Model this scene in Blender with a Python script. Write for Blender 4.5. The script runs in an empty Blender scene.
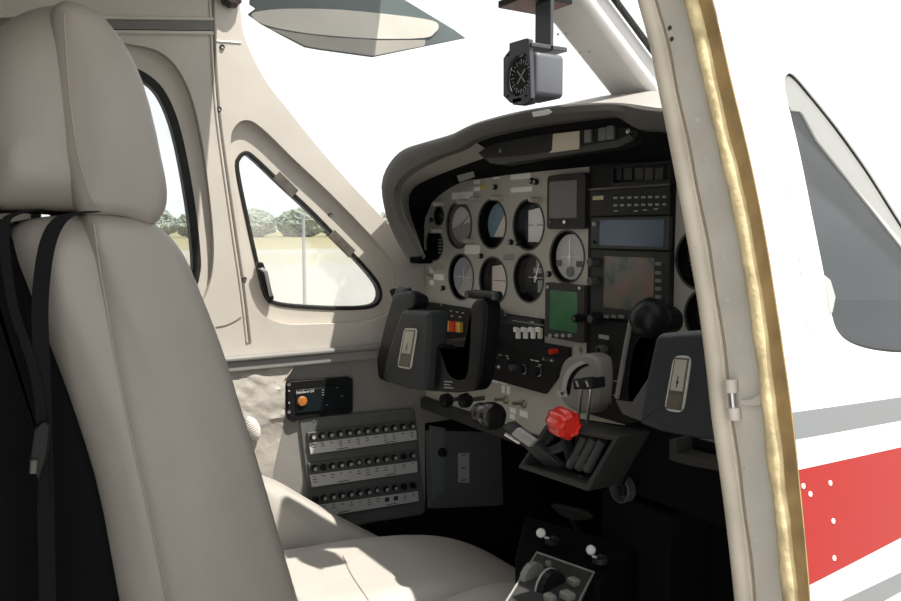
import bpy, bmesh, math, random
from mathutils import Vector, Matrix, noise
from mathutils.geometry import tessellate_polygon, delaunay_2d_cdt
random.seed(7)
S = bpy.context.scene
COL = S.collection
# ------------------------------------------------------------------ camera, sky, sun, exposure
CAM = Vector((0.754, 0.0, 2.0))
AZ = math.radians(32.0); PITCH = math.atan(70/800.0); FPX = 800.0
FWD = Vector((-math.cos(AZ)*math.cos(PITCH), math.sin(AZ)*math.cos(PITCH), -math.sin(PITCH)))
RGT = Vector((math.sin(AZ), math.cos(AZ), 0.0))
UPV = RGT.cross(FWD)
cd = bpy.data.cameras.new('camera'); cam = bpy.data.objects.new('camera', cd); COL.objects.link(cam)
cam.location = CAM; cam.rotation_euler = FWD.to_track_quat('-Z', 'Y').to_euler()
cd.sensor_width = 36; cd.lens = FPX/901*36; cd.clip_start = 0.01; cd.clip_end = 3000
S.camera = cam
SUN_DIR = Vector((0.40, 0.19, 0.85)).normalized()      # towards the sun
SUN_STRENGTH = 5.0
SKY_STRENGTH = 1.1
EXPOSURE = 0.42
w = bpy.data.worlds.new('sky'); S.world = w; w.use_nodes = True
nt = w.node_tree; nt.nodes.clear()
out = nt.nodes.new('ShaderNodeOutputWorld'); bg = nt.nodes.new('ShaderNodeBackground')
tc = nt.nodes.new('ShaderNodeTexCoord'); mp = nt.nodes.new('ShaderNodeMapping'); mp.inputs['Scale'].default_value = (1, 1, 3)
nz = nt.nodes.new('ShaderNodeTexNoise'); nz.inputs['Scale'].default_value = 2.2; nz.inputs['Detail'].default_value = 6
cr = nt.nodes.new('ShaderNodeValToRGB')
cr.color_ramp.elements[0].position = 0.36; cr.color_ramp.elements[0].color = (0.84, 0.89, 0.93, 1)
cr.color_ramp.elements[1].position = 0.55; cr.color_ramp.elements[1].color = (0.97, 0.98, 1.0, 1)
nt.links.new(tc.outputs['Generated'], mp.inputs['Vector']); nt.links.new(mp.outputs['Vector'], nz.inputs['Vector'])
nt.links.new(nz.outputs['Fac'], cr.inputs['Fac']); nt.links.new(cr.outputs['Color'], bg.inputs['Color'])
bg.inputs['Strength'].default_value = SKY_STRENGTH; nt.links.new(bg.outputs[0], out.inputs[0])
sd = bpy.data.lights.new('sun', 'SUN'); sd.energy = SUN_STRENGTH; sd.angle = math.radians(0.6); sd.color = (1.0, 0.95, 0.87)
so = bpy.data.objects.new('sun', sd); COL.objects.link(so); so.location = (5, 5, 10)
so.rotation_euler = (-SUN_DIR).to_track_quat('-Z', 'Y').to_euler()
vs = S.view_settings; vs.view_transform = 'Standard'; vs.look = 'None'; vs.exposure = EXPOSURE; vs.gamma = 1; vs.use_curve_mapping = False
S.cycles.max_bounces = 10; S.cycles.transparent_max_bounces = 16; S.cycles.sample_clamp_indirect = 4

# ------------------------------------------------------------------ helpers
def ray(px, py): return FWD + RGT*((px-450.5)/FPX) + UPV*((300.5-py)/FPX)
def on(px, py, axis, val):
    d = ray(px, py); i = 'xyz'.index(axis)
    return CAM + d*((val-CAM[i])/d[i])
def onf(px, py, f):                       # a point on the surface x = f(y, z)
    x = 0.45
    for _ in range(25):
        p = on(px, py, 'x', x); x = 0.5*x+0.5*f(p.y, p.z)
    return on(px, py, 'x', x)
def sp(pts, n=8, closed=True):            # Catmull-Rom through 2-D or 3-D points
    pts = [Vector(p) for p in pts]; N = len(pts); o = []
    rng = N if closed else N-1
    for i in range(rng):
        if closed: a, b, c, d = pts[i-1], pts[i], pts[(i+1) % N], pts[(i+2) % N]
        else: a, b, c, d = pts[max(i-1, 0)], pts[i], pts[i+1], pts[min(i+2, N-1)]
        for k in range(n):
            t = k/n
            o.append(0.5*((2*b)+(c-a)*t+(2*a-5*b+4*c-d)*t*t+(3*b-a-3*c+d)*t**3))
    if not closed: o.append(pts[-1])
    return o
def resample(pts, n):
    L = [0]
    for a, b in zip(pts, pts[1:]): L.append(L[-1]+(b-a).length)
    o = []; j = 0
    for k in range(n):
        s = L[-1]*k/(n-1)
        while j < len(L)-2 and L[j+1] < s: j += 1
        t = (s-L[j])/max(L[j+1]-L[j], 1e-9); o.append(pts[j].lerp(pts[j+1], min(max(t, 0), 1)))
    return o
MATS = {}
def mat(name, col, rough=0.6, metal=0.0, var=0.06, vscale=14, bump=0.0, bscale=200, spec=0.5, emit=None, coat=0):
    if name in MATS: return MATS[name]
    if max(col) < 0.06 and spec == 0.5 and not metal: spec = 0.22
    m = bpy.data.materials.new(name); m.use_nodes = True; t = m.node_tree; b = t.nodes['Principled BSDF']
    b.inputs['Roughness'].default_value = rough; b.inputs['Metallic'].default_value = metal
    b.inputs['Specular IOR Level'].default_value = spec; b.inputs['Coat Weight'].default_value = coat
    g = t.nodes.new('ShaderNodeTexCoord'); n = t.nodes.new('ShaderNodeTexNoise'); n.inputs['Scale'].default_value = vscale; n.inputs['Detail'].default_value = 5
    t.links.new(g.outputs['Object'], n.inputs['Vector'])
    r = t.nodes.new('ShaderNodeValToRGB'); r.color_ramp.elements[0].position = 0.3; r.color_ramp.elements[1].position = 0.7
    r.color_ramp.elements[0].color = tuple(max(c*(1-var), 0) for c in col)+(1,); r.color_ramp.elements[1].color = tuple(min(c*(1+var), 1) for c in col)+(1,)
    t.links.new(n.outputs['Fac'], r.inputs['Fac']); t.links.new(r.outputs['Color'], b.inputs['Base Color'])
    if bump:
        n2 = t.nodes.new('ShaderNodeTexNoise'); n2.inputs['Scale'].default_value = bscale; n2.inputs['Detail'].default_value = 4
        t.links.new(g.outputs['Object'], n2.inputs['Vector'])
        bp = t.nodes.new('ShaderNodeBump'); bp.inputs['Strength'].default_value = bump; bp.inputs['Distance'].default_value = 0.002
        t.links.new(n2.outputs['Fac'], bp.inputs['Height']); t.links.new(bp.outputs[0], b.inputs['Normal'])
    if emit:
        b.inputs['Emission Color'].default_value = emit[:3]+(1,); b.inputs['Emission Strength'].default_value = emit[3]
    MATS[name] = m; return m
def glass(name, tint=(1, 1, 1), gloss=0.06, rough=0.02, haze=0.0, hazecol=(.6, .6, .6)):
    m = bpy.data.materials.new(name); m.use_nodes = True; t = m.node_tree; t.nodes.clear()
    o = t.nodes.new('ShaderNodeOutputMaterial'); tr = t.nodes.new('ShaderNodeBsdfTransparent'); gl = t.nodes.new('ShaderNodeBsdfGlossy')
    tr.inputs[0].default_value = tuple(tint)+(1,); gl.inputs['Roughness'].default_value = rough
    mx = t.nodes.new('ShaderNodeMixShader'); mx.inputs[0].default_value = gloss
    t.links.new(tr.outputs[0], mx.inputs[1]); t.links.new(gl.outputs[0], mx.inputs[2]); last = mx
    if haze:
        df = t.nodes.new('ShaderNodeBsdfDiffuse'); df.inputs[0].default_value = tuple(hazecol)+(1,)
        m2 = t.nodes.new('ShaderNodeMixShader'); g = t.nodes.new('ShaderNodeTexCoord'); n = t.nodes.new('ShaderNodeTexNoise'); n.inputs['Scale'].default_value = 9
        ma = t.nodes.new('ShaderNodeMath'); ma.operation = 'MULTIPLY'; ma.inputs[1].default_value = haze*2
        t.links.new(g.outputs['Object'], n.inputs['Vector']); t.links.new(n.outputs['Fac'], ma.inputs[0]); t.links.new(ma.outputs[0], m2.inputs[0])
        t.links.new(mx.outputs[0], m2.inputs[1]); t.links.new(df.outputs[0], m2.inputs[2]); last = m2
    t.links.new(last.outputs[0], o.inputs[0]); MATS[name] = m; return m
LOC = {}
def obj(name, bm, m, parent=None, label=None, cat=None, group=None, kind=None, smooth=False, bevel=0):
    if parent is not None: bm.transform(Matrix.Translation(-LOC[parent.name]))
    bmesh.ops.recalc_face_normals(bm, faces=bm.faces)
    me = bpy.data.meshes.new(name); bm.to_mesh(me); bm.free()
    if smooth:
        for p in me.polygons: p.use_smooth = True
    ms = m if isinstance(m, (list, tuple)) else [m]
    for q in ms: me.materials.append(q)
    o = bpy.data.objects.new(name, me); COL.objects.link(o)
    if smooth:
        me.set_sharp_from_angle(angle=math.radians(38))
    if bevel:
        bv = o.modifiers.new('bevel', 'BEVEL'); bv.width = bevel; bv.segments = 3; bv.limit_method = 'ANGLE'; bv.angle_limit = math.radians(40)
        bv.use_clamp_overlap = True
        for p in me.polygons: p.use_smooth = True
        me.set_sharp_from_angle(angle=math.radians(60))
    if parent is not None:
        o.parent = parent; LOC[o.name] = LOC[parent.name]
    else: LOC[o.name] = Vector((0, 0, 0))
    tag(o, label, cat, group, kind); return o
def tag(o, label=None, cat=None, group=None, kind=None):
    if label: o['label'] = label
    if cat: o['category'] = cat
    if group: o['group'] = group
    if kind: o['kind'] = kind
def thing(name, label, cat, loc, group=None):
    o = bpy.data.objects.new(name, None); COL.objects.link(o); o.location = loc; o.empty_display_size = 0.02
    LOC[o.name] = Vector(loc); tag(o, label, cat, group); return o
def copytree(o, off, label=None):
    r = o.copy(); COL.objects.link(r); r.location = o.location+Vector(off); LOC[r.name] = LOC[o.name]+Vector(off)
    if label: r['label'] = label
    for c in list(o.children):
        d = c.copy(); COL.objects.link(d); d.parent = r
        for g in list(c.children):
            e = g.copy(); COL.objects.link(e); e.parent = d
    return r
def BM(): return bmesh.new()
def box(bm, c, s, rot=None):
    c = Vector(c); vs = []
    for x in (-.5, .5):
        for y in (-.5, .5):
            for z in (-.5, .5):
                v = Vector((x*s[0], y*s[1], z*s[2]))
                if rot is not None: v = rot @ v
                vs.append(bm.verts.new(c+v))
    for f in ((0, 1, 3, 2), (4, 6, 7, 5), (0, 4, 5, 1), (2, 3, 7, 6), (0, 2, 6, 4), (1, 5, 7, 3)): bm.faces.new([vs[i] for i in f])
    return bm
def box2(bm, a, b): # min / max corners
    a = Vector(a); b = Vector(b); return box(bm, (a+b)/2, (abs(b.x-a.x), abs(b.y-a.y), abs(b.z-a.z)))
def prism(bm, pts, off, mi=0):            # polygon of 3-D points extruded by a vector
    off = Vector(off); n = len(pts); A = [bm.verts.new(p) for p in pts]; B = [bm.verts.new(Vector(p)+off) for p in pts]
    tri = tessellate_polygon([[Vector(p) for p in pts]])
    fs = []
    if n <= 4: fs += [bm.faces.new(A), bm.faces.new(B[::-1])]
    else:
        for t in tri:
            try: fs += [bm.faces.new([A[i] for i in t]), bm.faces.new([B[i] for i in t[::-1]])]
            except ValueError: pass
    for i in range(n): fs.append(bm.faces.new([A[i], A[(i+1) % n], B[(i+1) % n], B[i]]))
    for f in fs: f.material_index = mi
    return bm
def pillow(bm, pts, axis, d, r, bulge=0.0, seg=5):
    """closed outline of 3-D points on an axis plane, thickened by d along the axis, all rims rounded by r, faces bulged"""
    ai = 'xyz'.index(axis); ua, va = [(1, 2), (0, 2), (0, 1)][ai]
    P = [Vector((p[ua], p[va])) for p in pts]; base = pts[0][ai]; n = len(P)
    area = sum(P[i].x*P[(i+1) % n].y-P[(i+1) % n].x*P[i].y for i in range(n)); sg = 1 if area > 0 else -1
    N = []
    for i in range(n):
        t = (P[(i+1) % n]-P[i-1]).normalized(); N.append(Vector((-t.y, t.x))*sg)   # inward
    cen = sum(P, Vector((0, 0)))/n
    rings = []
    def ring(ins, h, sc=1.0):
        o = []
        for i in range(n):
            q = P[i]+N[i]*ins
            if sc != 1: q = cen+(q-cen)*sc
            v = [0, 0, 0]; v[ua] = q.x; v[va] = q.y; v[ai] = base+h; o.append(bm.verts.new(v))
        rings.append(o)
    s = 1 if d > 0 else -1; D = abs(d)
    for sc in (0.04, .25, .5, .75, .9): ring(r, s*(-bulge*(1-sc*sc)), sc)
    for k in range(seg+1):
        a = math.pi/2*k/seg; ring(r*(1-math.sin(a)), s*r*(1-math.cos(a)))
    for k in range(seg+1):
        a = math.pi/2*(1-k/seg); ring(r*(1-math.sin(a)), s*(D-r*(1-math.cos(a))))
    for sc in (.9, .75, .5, .25, .04): ring(r, s*(D+bulge*(1-sc*sc)), sc)
    for A, B in zip(rings, rings[1:]):
        for i in range(n): bm.faces.new([A[i], A[(i+1) % n], B[(i+1) % n], B[i]])
    bm.faces.new(rings[0]); bm.faces.new(rings[-1][::-1]); return bm
def tube(bm, pts, r, n=10, cap=True):
    pts = [Vector(p) for p in pts]; R = r if isinstance(r, (list, tuple)) else [r]*len(pts); rings = []
    t0 = (pts[1]-pts[0]).normalized(); u = t0.orthogonal().normalized()
    for i, p in enumerate(pts):
        t = (pts[min(i+1, len(pts)-1)]-pts[max(i-1, 0)]).normalized(); u = (u-t*u.dot(t)).normalized(); v = t.cross(u)
        rings.append([bm.verts.new(p+(u*math.cos(2*math.pi*k/n)+v*math.sin(2*math.pi*k/n))*R[i]) for k in range(n)])
    for A, B in zip(rings, rings[1:]):
        for k in range(n): bm.faces.new([A[k], A[(k+1) % n], B[(k+1) % n], B[k]])
    if cap: bm.faces.new(rings[0][::-1]); bm.faces.new(rings[-1])
    return bm
def lathe(bm, c, axis, prof, n=32, flute=0, fd=0.0):   # prof: (radius, distance along axis)
    c = Vector(c); ax = Vector(axis).normalized(); u = ax.orthogonal().normalized(); v = ax.cross(u); rings = []
    for r, h in prof:
        if r < 1e-6: rings.append([bm.verts.new(c+ax*h)]); continue
        rings.append([bm.verts.new(c+ax*h+(u*math.cos(2*math.pi*k/n)+v*math.sin(2*math.pi*k/n))*(r*(1+(fd*math.cos(flute*2*math.pi*k/n) if flute else 0)))) for k in range(n)])
    for A, B in zip(rings, rings[1:]):
        if len(A) == 1 and len(B) == 1: continue
        for k in range(n):
            if len(A) == 1: bm.faces.new([A[0], B[(k+1) % n], B[k]])
            elif len(B) == 1: bm.faces.new([A[k], A[(k+1) % n], B[0]])
            else: bm.faces.new([A[k], A[(k+1) % n], B[(k+1) % n], B[k]])
    return bm
def loft(bm, rows, mi=0):
    V = [[bm.verts.new(p) for p in r] for r in rows]
    for A, B in zip(V, V[1:]):
        for i in range(len(A)-1): bm.faces.new([A[i], A[i+1], B[i+1], B[i]]).material_index = mi
    return bm
def thick(bm, t):      # give an open sheet thickness along its normals
    bmesh.ops.recalc_face_normals(bm, faces=bm.faces); bmesh.ops.solidify(bm, geom=bm.faces[:], thickness=t); return bm
def inside(p, poly):
    c = False; n = len(poly)
    for i in range(n):
        a, b = poly[i], poly[i-1]
        if (a[1] > p[1]) != (b[1] > p[1]) and p[0] < (b[0]-a[0])*(p[1]-a[1])/(b[1]-a[1])+a[0]: c = not c
    return c
def sheet(outer, holes, f, step=0.04):   # 2-D region with holes, triangulated, mapped by f(u, v) to 3-D
    vs = []; es = []
    def dense(lp):
        o = []
        for i in range(len(lp)):
            a = Vector(lp[i][:2]); b_ = Vector(lp[(i+1) % len(lp)][:2]); n_ = max(1, int((b_-a).length/step))
            o += [tuple(a.lerp(b_, k/n_)) for k in range(n_)]
        return o
    outer = dense(outer); holes = [dense(h) for h in holes]
    for lp in [outer]+holes:
        k = len(vs); vs += [Vector((p[0], p[1])) for p in lp]; es += [(k+i, k+(i+1) % len(lp)) for i in range(len(lp))]
    u0 = min(p[0] for p in outer); u1 = max(p[0] for p in outer); v0 = min(p[1] for p in outer); v1 = max(p[1] for p in outer)
    u = u0+step/2
    while u < u1:
        v = v0+step/2
        while v < v1:
            if inside((u, v), outer) and not any(inside((u, v), h) for h in holes): vs.append(Vector((u, v)))
            v += step
        u += step
    V, E, F, *_ = delaunay_2d_cdt(vs, es, [], 0, 1e-7)
    bm = BM(); bv = [bm.verts.new(f(p.x, p.y)) for p in V]
    for t in F:
        c = sum((V[i] for i in t), Vector((0, 0)))/len(t)
        if inside(c, outer) and not any(inside(c, h) for h in holes):
            try: bm.faces.new([bv[i] for i in t])
            except ValueError: pass
    bmesh.ops.delete(bm, geom=[v for v in bm.verts if not v.link_faces], context='VERTS'); return bm
def slab(outer, holes, axis, a, b, step=9):   # flat plate with holes between axis=a and axis=b
    ai = 'xyz'.index(axis)
    def f(u, v): return [(a, u, v), (u, a, v), (u, v, a)][ai]
    bm = sheet(outer, holes, f, step)
    r = bmesh.ops.extrude_face_region(bm, geom=bm.faces[:])
    d = Vector((0, 0, 0)); d[ai] = b-a
    bmesh.ops.translate(bm, verts=[e for e in r['geom'] if isinstance(e, bmesh.types.BMVert)], vec=d); return bm
def ring2(outer, inner, axis, a, b): return slab(outer, [inner], axis, a, b)
def circ(c, r, n=36, sx=1, sy=1): return [(c[0]+r*sx*math.cos(2*math.pi*k/n), c[1]+r*sy*math.sin(2*math.pi*k/n)) for k in range(n)]
def rrect(x0, x1, z0, z1, r, n=4):
    o = []
    for cx, cz, a0 in ((x1-r, z1-r, 0), (x0+r, z1-r, 90), (x0+r, z0+r, 180), (x1-r, z0+r, 270)):
        for k in range(n+1):
            a = math.radians(a0+90*k/n); o.append((cx+r*math.cos(a), cz+r*math.sin(a)))
    return o
def text(name, body, size, loc, rot, m, parent, ext=0.0001):
    c = bpy.data.curves.new(name, 'FONT'); c.body = body; c.size = size; c.extrude = ext; c.materials.append(m)
    q = bpy.data.objects.new(name, c); me = bpy.data.meshes.new_from_object(q); bpy.data.objects.remove(q); me.name = name
    o = bpy.data.objects.new(name, me); COL.objects.link(o); o.parent = parent; o.location = Vector(loc)-LOC[parent.name]; o.rotation_euler = rot; return o

# ------------------------------------------------------------------ materials
beige = mat('cream_trim', (0.56, 0.522, 0.468), 0.45, var=0.05, bump=0.05)
beige2 = mat('cream_recess', (0.56, 0.52, 0.46), 0.5, var=0.05)
lowwall = mat('grey_sidewall', (0.24, 0.23, 0.212), 0.8, var=0.06, bump=0.3, bscale=500)
leather = mat('grey_leather', (0.355, 0.325, 0.288), 0.5, var=0.04, bump=0.15, bscale=300)
leatherseam = mat('leather_seam', (0.36, 0.32, 0.26), 0.6)
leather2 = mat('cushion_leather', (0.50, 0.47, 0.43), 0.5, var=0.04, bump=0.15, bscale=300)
wrink = mat('wrinkled_leather', (0.45, 0.42, 0.38), 0.5, var=0.1, vscale=30, bump=1.0, bscale=60)
black = mat('black_plastic', (0.012, 0.013, 0.014), 0.45)
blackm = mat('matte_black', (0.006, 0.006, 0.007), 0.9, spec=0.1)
carpet = mat('black_carpet', (0.008, 0.008, 0.008), 1.0, var=0.4, vscale=200, spec=0.05)
belt = mat('belt_webbing', (0.006, 0.006, 0.007), 0.8, spec=0.2, bump=0.4, bscale=600)
panelm = mat('grey_panel', (0.47, 0.455, 0.40), 0.6, var=0.04, bump=0.1, bscale=700)
hood = mat('glareshield_vinyl', (0.066, 0.061, 0.053), 0.7, var=0.08, bump=0.2)
hoodtop = mat('glareshield_top', (0.36, 0.34, 0.31), 0.7, var=0.05)
hoodin = mat('glareshield_lining', (0.33, 0.31, 0.275), 0.8)
yokem = mat('yoke_charcoal', (0.036, 0.039, 0.042), 0.5, var=0.08, bump=0.2, bscale=400)
yokeb = mat('yoke_grip_black', (0.009, 0.010, 0.011), 0.34, spec=0.16)
silver = mat('brushed_metal', (0.65, 0.65, 0.65), 0.3, metal=1.0)
dkmetal = mat('dark_metal', (0.13, 0.13, 0.13), 0.4, metal=0.8)
brkpl = mat('breaker_plate', (0.11, 0.114, 0.108), 0.6)
brkhs = mat('breaker_housing', (0.085, 0.087, 0.083), 0.6)
strip = mat('label_strip', (0.52, 0.52, 0.51), 0.6)
ink = mat('ink', (0.05, 0.05, 0.05), 0.8)
whitep = mat('white_print', (0.75, 0.75, 0.73), 0.5)
whitek = mat('white_knob', (0.90, 0.89, 0.85), 0.35)
greyp = mat('grey_print', (0.35, 0.35, 0.34), 0.6)
cream = mat('cream_card', (0.55, 0.49, 0.38), 0.6)
orange = mat('orange_button', (0.42, 0.15, 0.03), 0.5, var=0.35, vscale=250)
yellowp = mat('yellow_paint', (0.75, 0.50, 0.08), 0.5)
redp = mat('red_plastic', (0.80, 0.035, 0.02), 0.3, coat=0.4)
steel = mat('grey_blue_metal', (0.065, 0.07, 0.08), 0.4, var=0.05)
post = mat('white_post', (0.62, 0.61, 0.60), 0.35)
jambm = mat('jamb_paint', (0.56, 0.52, 0.455), 0.55, var=0.10, vscale=25, bump=0.1)
jambe = mat('jamb_flange', (0.54, 0.48, 0.39), 0.55, var=0.18, vscale=18, bump=0.2)
foam = mat('yellow_foam', (0.62, 0.50, 0.28), 0.9, var=0.30, vscale=60, bump=0.8, bscale=150)
brown = mat('brown_glue', (0.30, 0.20, 0.085), 0.6, var=0.3, vscale=40, bump=0.3)
gasket = mat('rubber_gasket', (0.022, 0.022, 0.02), 0.6, var=0.3, vscale=60)
ledgem = mat('grey_ledge', (0.26, 0.255, 0.24), 0.4)
smoke = mat('smoked_visor', (0.13, 0.16, 0.16), 0.3)
visorc = mat('visor_cream', (0.66, 0.64, 0.58), 0.4)
winglass = glass('side_glass', (0.97, 0.98, 0.98), 0.03, 0.01, haze=0.17, hazecol=(.75, .74, .7))
shieldglass = glass('windshield_glass', (0.995, 0.997, 0.997), 0.012, 0.01)
instglass = glass('instrument_glass', (0.99, 0.99, 0.99), 0.006, 0.03)
rightglass = glass('quarter_glass', (0.40, 0.43, 0.45), 0.11, 0.08, haze=0.22, hazecol=(.14, .15, .16))

Z0 = 2.0; FLOOR = 1.22; XL = -0.54; YP = 0.75
def zz(v): return Z0+v
# ------------------------------------------------------------------ outside world
g = bpy.data.materials.new('airfield_ground'); g.use_nodes = True; t = g.node_tree; b = t.nodes['Principled BSDF']; b.inputs['Roughness'].default_value = 0.95
ge = t.nodes.new('ShaderNodeNewGeometry'); sx = t.nodes.new('ShaderNodeSeparateXYZ'); n = t.nodes.new('ShaderNodeTexNoise'); n.inputs['Scale'].default_value = 0.08; n.inputs['Detail'].default_value = 8
t.links.new(ge.outputs['Position'], sx.inputs[0]); t.links.new(ge.outputs['Position'], n.inputs['Vector'])
mul = t.nodes.new('ShaderNodeMath'); mul.operation = 'MULTIPLY_ADD'; mul.inputs[1].default_value = 12; t.links.new(n.outputs['Fac'], mul.inputs[0]); t.links.new(sx.outputs['X'], mul.inputs[2])
mr = t.nodes.new('ShaderNodeMapRange'); mr.inputs['From Min'].default_value = -160; mr.inputs['From Max'].default_value = 0
t.links.new(mul.outputs[0], mr.inputs['Value'])
r = t.nodes.new('ShaderNodeValToRGB'); e = r.color_ramp.elements
e[0].position = 0.0; e[0].color = (0.27, 0.25, 0.13, 1); e[1].position = 1.0; e[1].color = (0.36, 0.355, 0.335, 1)
for ps, c in ((0.50, (0.31, 0.28, 0.16, 1)), (0.57, (0.37, 0.36, 0.32, 1)), (0.70, (0.35, 0.33, 0.25, 1)), (0.80, (0.36, 0.355, 0.32, 1))):
    q = e.new(ps); q.color = c
t.links.new(mr.outputs[0], r.inputs['Fac']); t.links.new(r.outputs['Color'], b.inputs['Base Color'])
bm = BM(); box2(bm, (-1500, -900, -0.5), (300, 1500, 0)); obj('ground', bm, g, kind='structure')

leafm = mat('tree_leaves', (0.27, 0.31, 0.26), 0.9, var=0.35, vscale=1.2, spec=0.1)
barkm = mat('tree_bark', (0.12, 0.09, 0.06), 0.9)
trees = []
ORD = ('first', 'second', 'third', 'fourth', 'fifth', 'sixth', 'seventh', 'eighth', 'ninth', 'tenth', 'eleventh')
for row in range(3):
    for k in range(9):
        x = -232-17*row+random.uniform(-1.5, 1.5); y = 30+k*15.6+row*5.2+random.uniform(-.8, .8)
        lab = 'pale green tree, %s from the left in the %s row of the far treeline' % (ORD[k], ('nearest', 'middle', 'rearmost')[row])
        if not trees:
            tr = thing('tree', lab, 'tree', (x, y, 0), 'trees of the far treeline')
            bm = BM(); tube(bm, [(x, y, 0), (x, y, 5)], 0.35); obj('trunk', bm, barkm, tr)
            bm = BM(); bmesh.ops.create_icosphere(bm, subdivisions=5, radius=1)
            for v in bm.verts:
                q = v.co.normalized(); sc = 1+0.22*noise.noise(q*2.1)+0.16*noise.noise(q*5)+0.10*noise.noise(q*13)
                v.co = Vector((x, y, 4.1))+Vector((q.x*5.8, q.y*6.0, q.z*4.1))*sc
            obj('crown', bm, leafm, tr, smooth=True); trees.append(tr)
        else:
            o = copytree(trees[0], Vector((x, y, 0))-LOC[trees[0].name], lab); trees.append(o)
            o.scale = (1, random.uniform(0.95, 1.08), random.uniform(0.85, 1.1)); o.rotation_euler[2] = random.uniform(-.5, .5)
p = on(304, 260, 'x', -11.5)
fp = thing('fence_post', 'thin grey metal post standing on the apron outside the left cockpit window', 'post', (p.x, p.y, 0))
bm = BM(); tube(bm, [(p.x, p.y, 0), (p.x, p.y, 2.25)], 0.028); obj('pole', bm, mat('post_grey', (0.30, 0.31, 0.31), 0.6), fp, smooth=True)
bm = BM(); lathe(bm, (p.x, p.y, 2.25), (0, 0, 1), [(0.036, -0.03), (0.036, 0.01), (0.02, 0.03), (0, 0.035)], 16); obj('post_cap', bm, MATS['post_grey'], fp, smooth=True)

# left wing with its red engine nacelle
wg = thing('left_wing', 'left wing of the aircraft with a red engine nacelle', 'wing', (-2.4, 1.4, 1.3))
bm = BM(); prism(bm, [Vector(q) for q in sp([(-0.62, 0.2, 1.30), (-0.62, 0.6, 1.36), (-0.62, 1.4, 1.40), (-0.62, 2.0, 1.34), (-0.62, 2.2, 1.28), (-0.62, 1.4, 1.22), (-0.62, 0.6, 1.26)], 4)], (-3.6, 0, 0.12)); obj('wing_panel', bm, mat('white_paint', (0.88, 0.88, 0.87), 0.25, var=0.01, coat=0.5), wg, smooth=True)
bm = BM(); lathe(bm, (-1.42, 1.22, 1.72), (0, 1, 0), [(0, 0), (0.06, 0.01), (0.13, 0.08), (0.20, 0.3), (0.25, 0.7), (0.26, 1.2), (0.22, 1.6), (0.10, 1.72), (0, 1.74)], 36); obj('nacelle', bm, redp, wg, smooth=True)
bm = BM(); box2(bm, (-1.5, 1.45, 1.30), (-1.34, 2.6, 1.60)); obj('nacelle_pylon', bm, MATS['white_paint'], wg, bevel=0.02)

# ------------------------------------------------------------------ left wall and windows
def W(px, py): p = on(px, py, 'x', XL); return (p.y, p.z)
edge = sp([(236, -70), (238, -30), (240, 0), (243, 30), (252, 55), (268, 84), (290, 112), (318, 147), (348, 181), (378, 213), (402, 238), (424, 262)], 5, closed=False)
E2 = [W(p[0], p[1]) for p in edge]
top = max(q[1] for q in E2)
outer = [(-0.9, FLOOR)]+[(1.15, FLOOR), (1.15, E2[-1][1]-0.01)]+E2[::-1]+[(-0.9, top)]
rec1 = [W(p[0], p[1]) for p in sp([(231, 148), (234, 128), (246, 120), (262, 128), (295, 160), (330, 193), (366, 230), (392, 260), (399, 285), (395, 308), (370, 321), (320, 324), (280, 323), (257, 308), (246, 272), (238, 210)], 5)]
rec2 = [W(p[0], p[1]) for p in sp([(60, 40), (130, 44), (165, 55), (187, 85), (200, 130), (209, 190), (214, 250), (208, 290), (190, 310), (120, 325), (50, 320), (20, 280), (20, 80)], 5)]
win1 = [W(p[0], p[1]) for p in sp([(238, 170), (240, 156), (249, 150), (260, 157), (285, 181), (315, 209), (345, 240), (372, 269), (384, 286), (385, 300), (375, 309), (345, 311), (300, 309), (276, 305), (266, 296), (258, 265), (248, 220)], 5)]
win2 = [W(p[0], p[1]) for p in sp([(70, 62), (120, 62), (148, 72), (168, 92), (183, 130), (195, 190), (202, 245), (202, 275), (190, 290), (120, 305), (60, 300), (35, 270), (35, 100)], 5)]
LEDGE_T = [on(-40, 381, 'x', XL), on(225, 347, 'x', XL), on(380, 337, 'x', XL)]
zl = on(300, 352, 'x', XL).z
up = [q for q in outer if q[1] > zl]
upper = [(-0.9, zl), (1.15, zl), (1.15, E2[-1][1]-0.01)]+E2[::-1]+[(-0.9, top)]
bm = slab(upper, [rec1, rec2], 'x', XL, XL-0.014); obj('wall_left', bm, beige, kind='structure', bevel=0.0055)
bm = slab(upper, [win1, win2], 'x', XL-0.0145, XL-0.034); obj('wall_left_outer', bm, beige2, kind='structure')
bm = slab([(-0.9, FLOOR), (1.15, FLOOR), (1.15, zl), (-0.9, zl)], [], 'x', XL, XL-0.034); obj('wall_left_lower', bm, lowwall, kind='structure')
def inset(poly, d):
    n = len(poly); P = [Vector(p) for p in poly]; a = sum(P[i].x*P[(i+1) % n].y-P[(i+1) % n].x*P[i].y for i in range(n)); s = 1 if a > 0 else -1
    o = []
    for i in range(n):
        t = (P[(i+1) % n]-P[i-1]).normalized(); o.append((P[i].x-t.y*s*d, P[i].y+t.x*s*d))
    return o
for k, (wn, wd) in enumerate(((win1, 0.007), (win2, 0.013))):
    wr = thing('window_%d' % (k+1), None, None, (XL-0.02, wn[0][0], wn[0][1])); wr['kind'] = 'structure'
    obj('window_gasket', ring2(wn, inset(wn, wd), 'x', XL-0.012, XL-0.030), gasket, wr, bevel=0.002)
    obj('window_pane', slab(wn, [], 'x', XL-0.031, XL-0.0335), winglass, wr)
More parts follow.
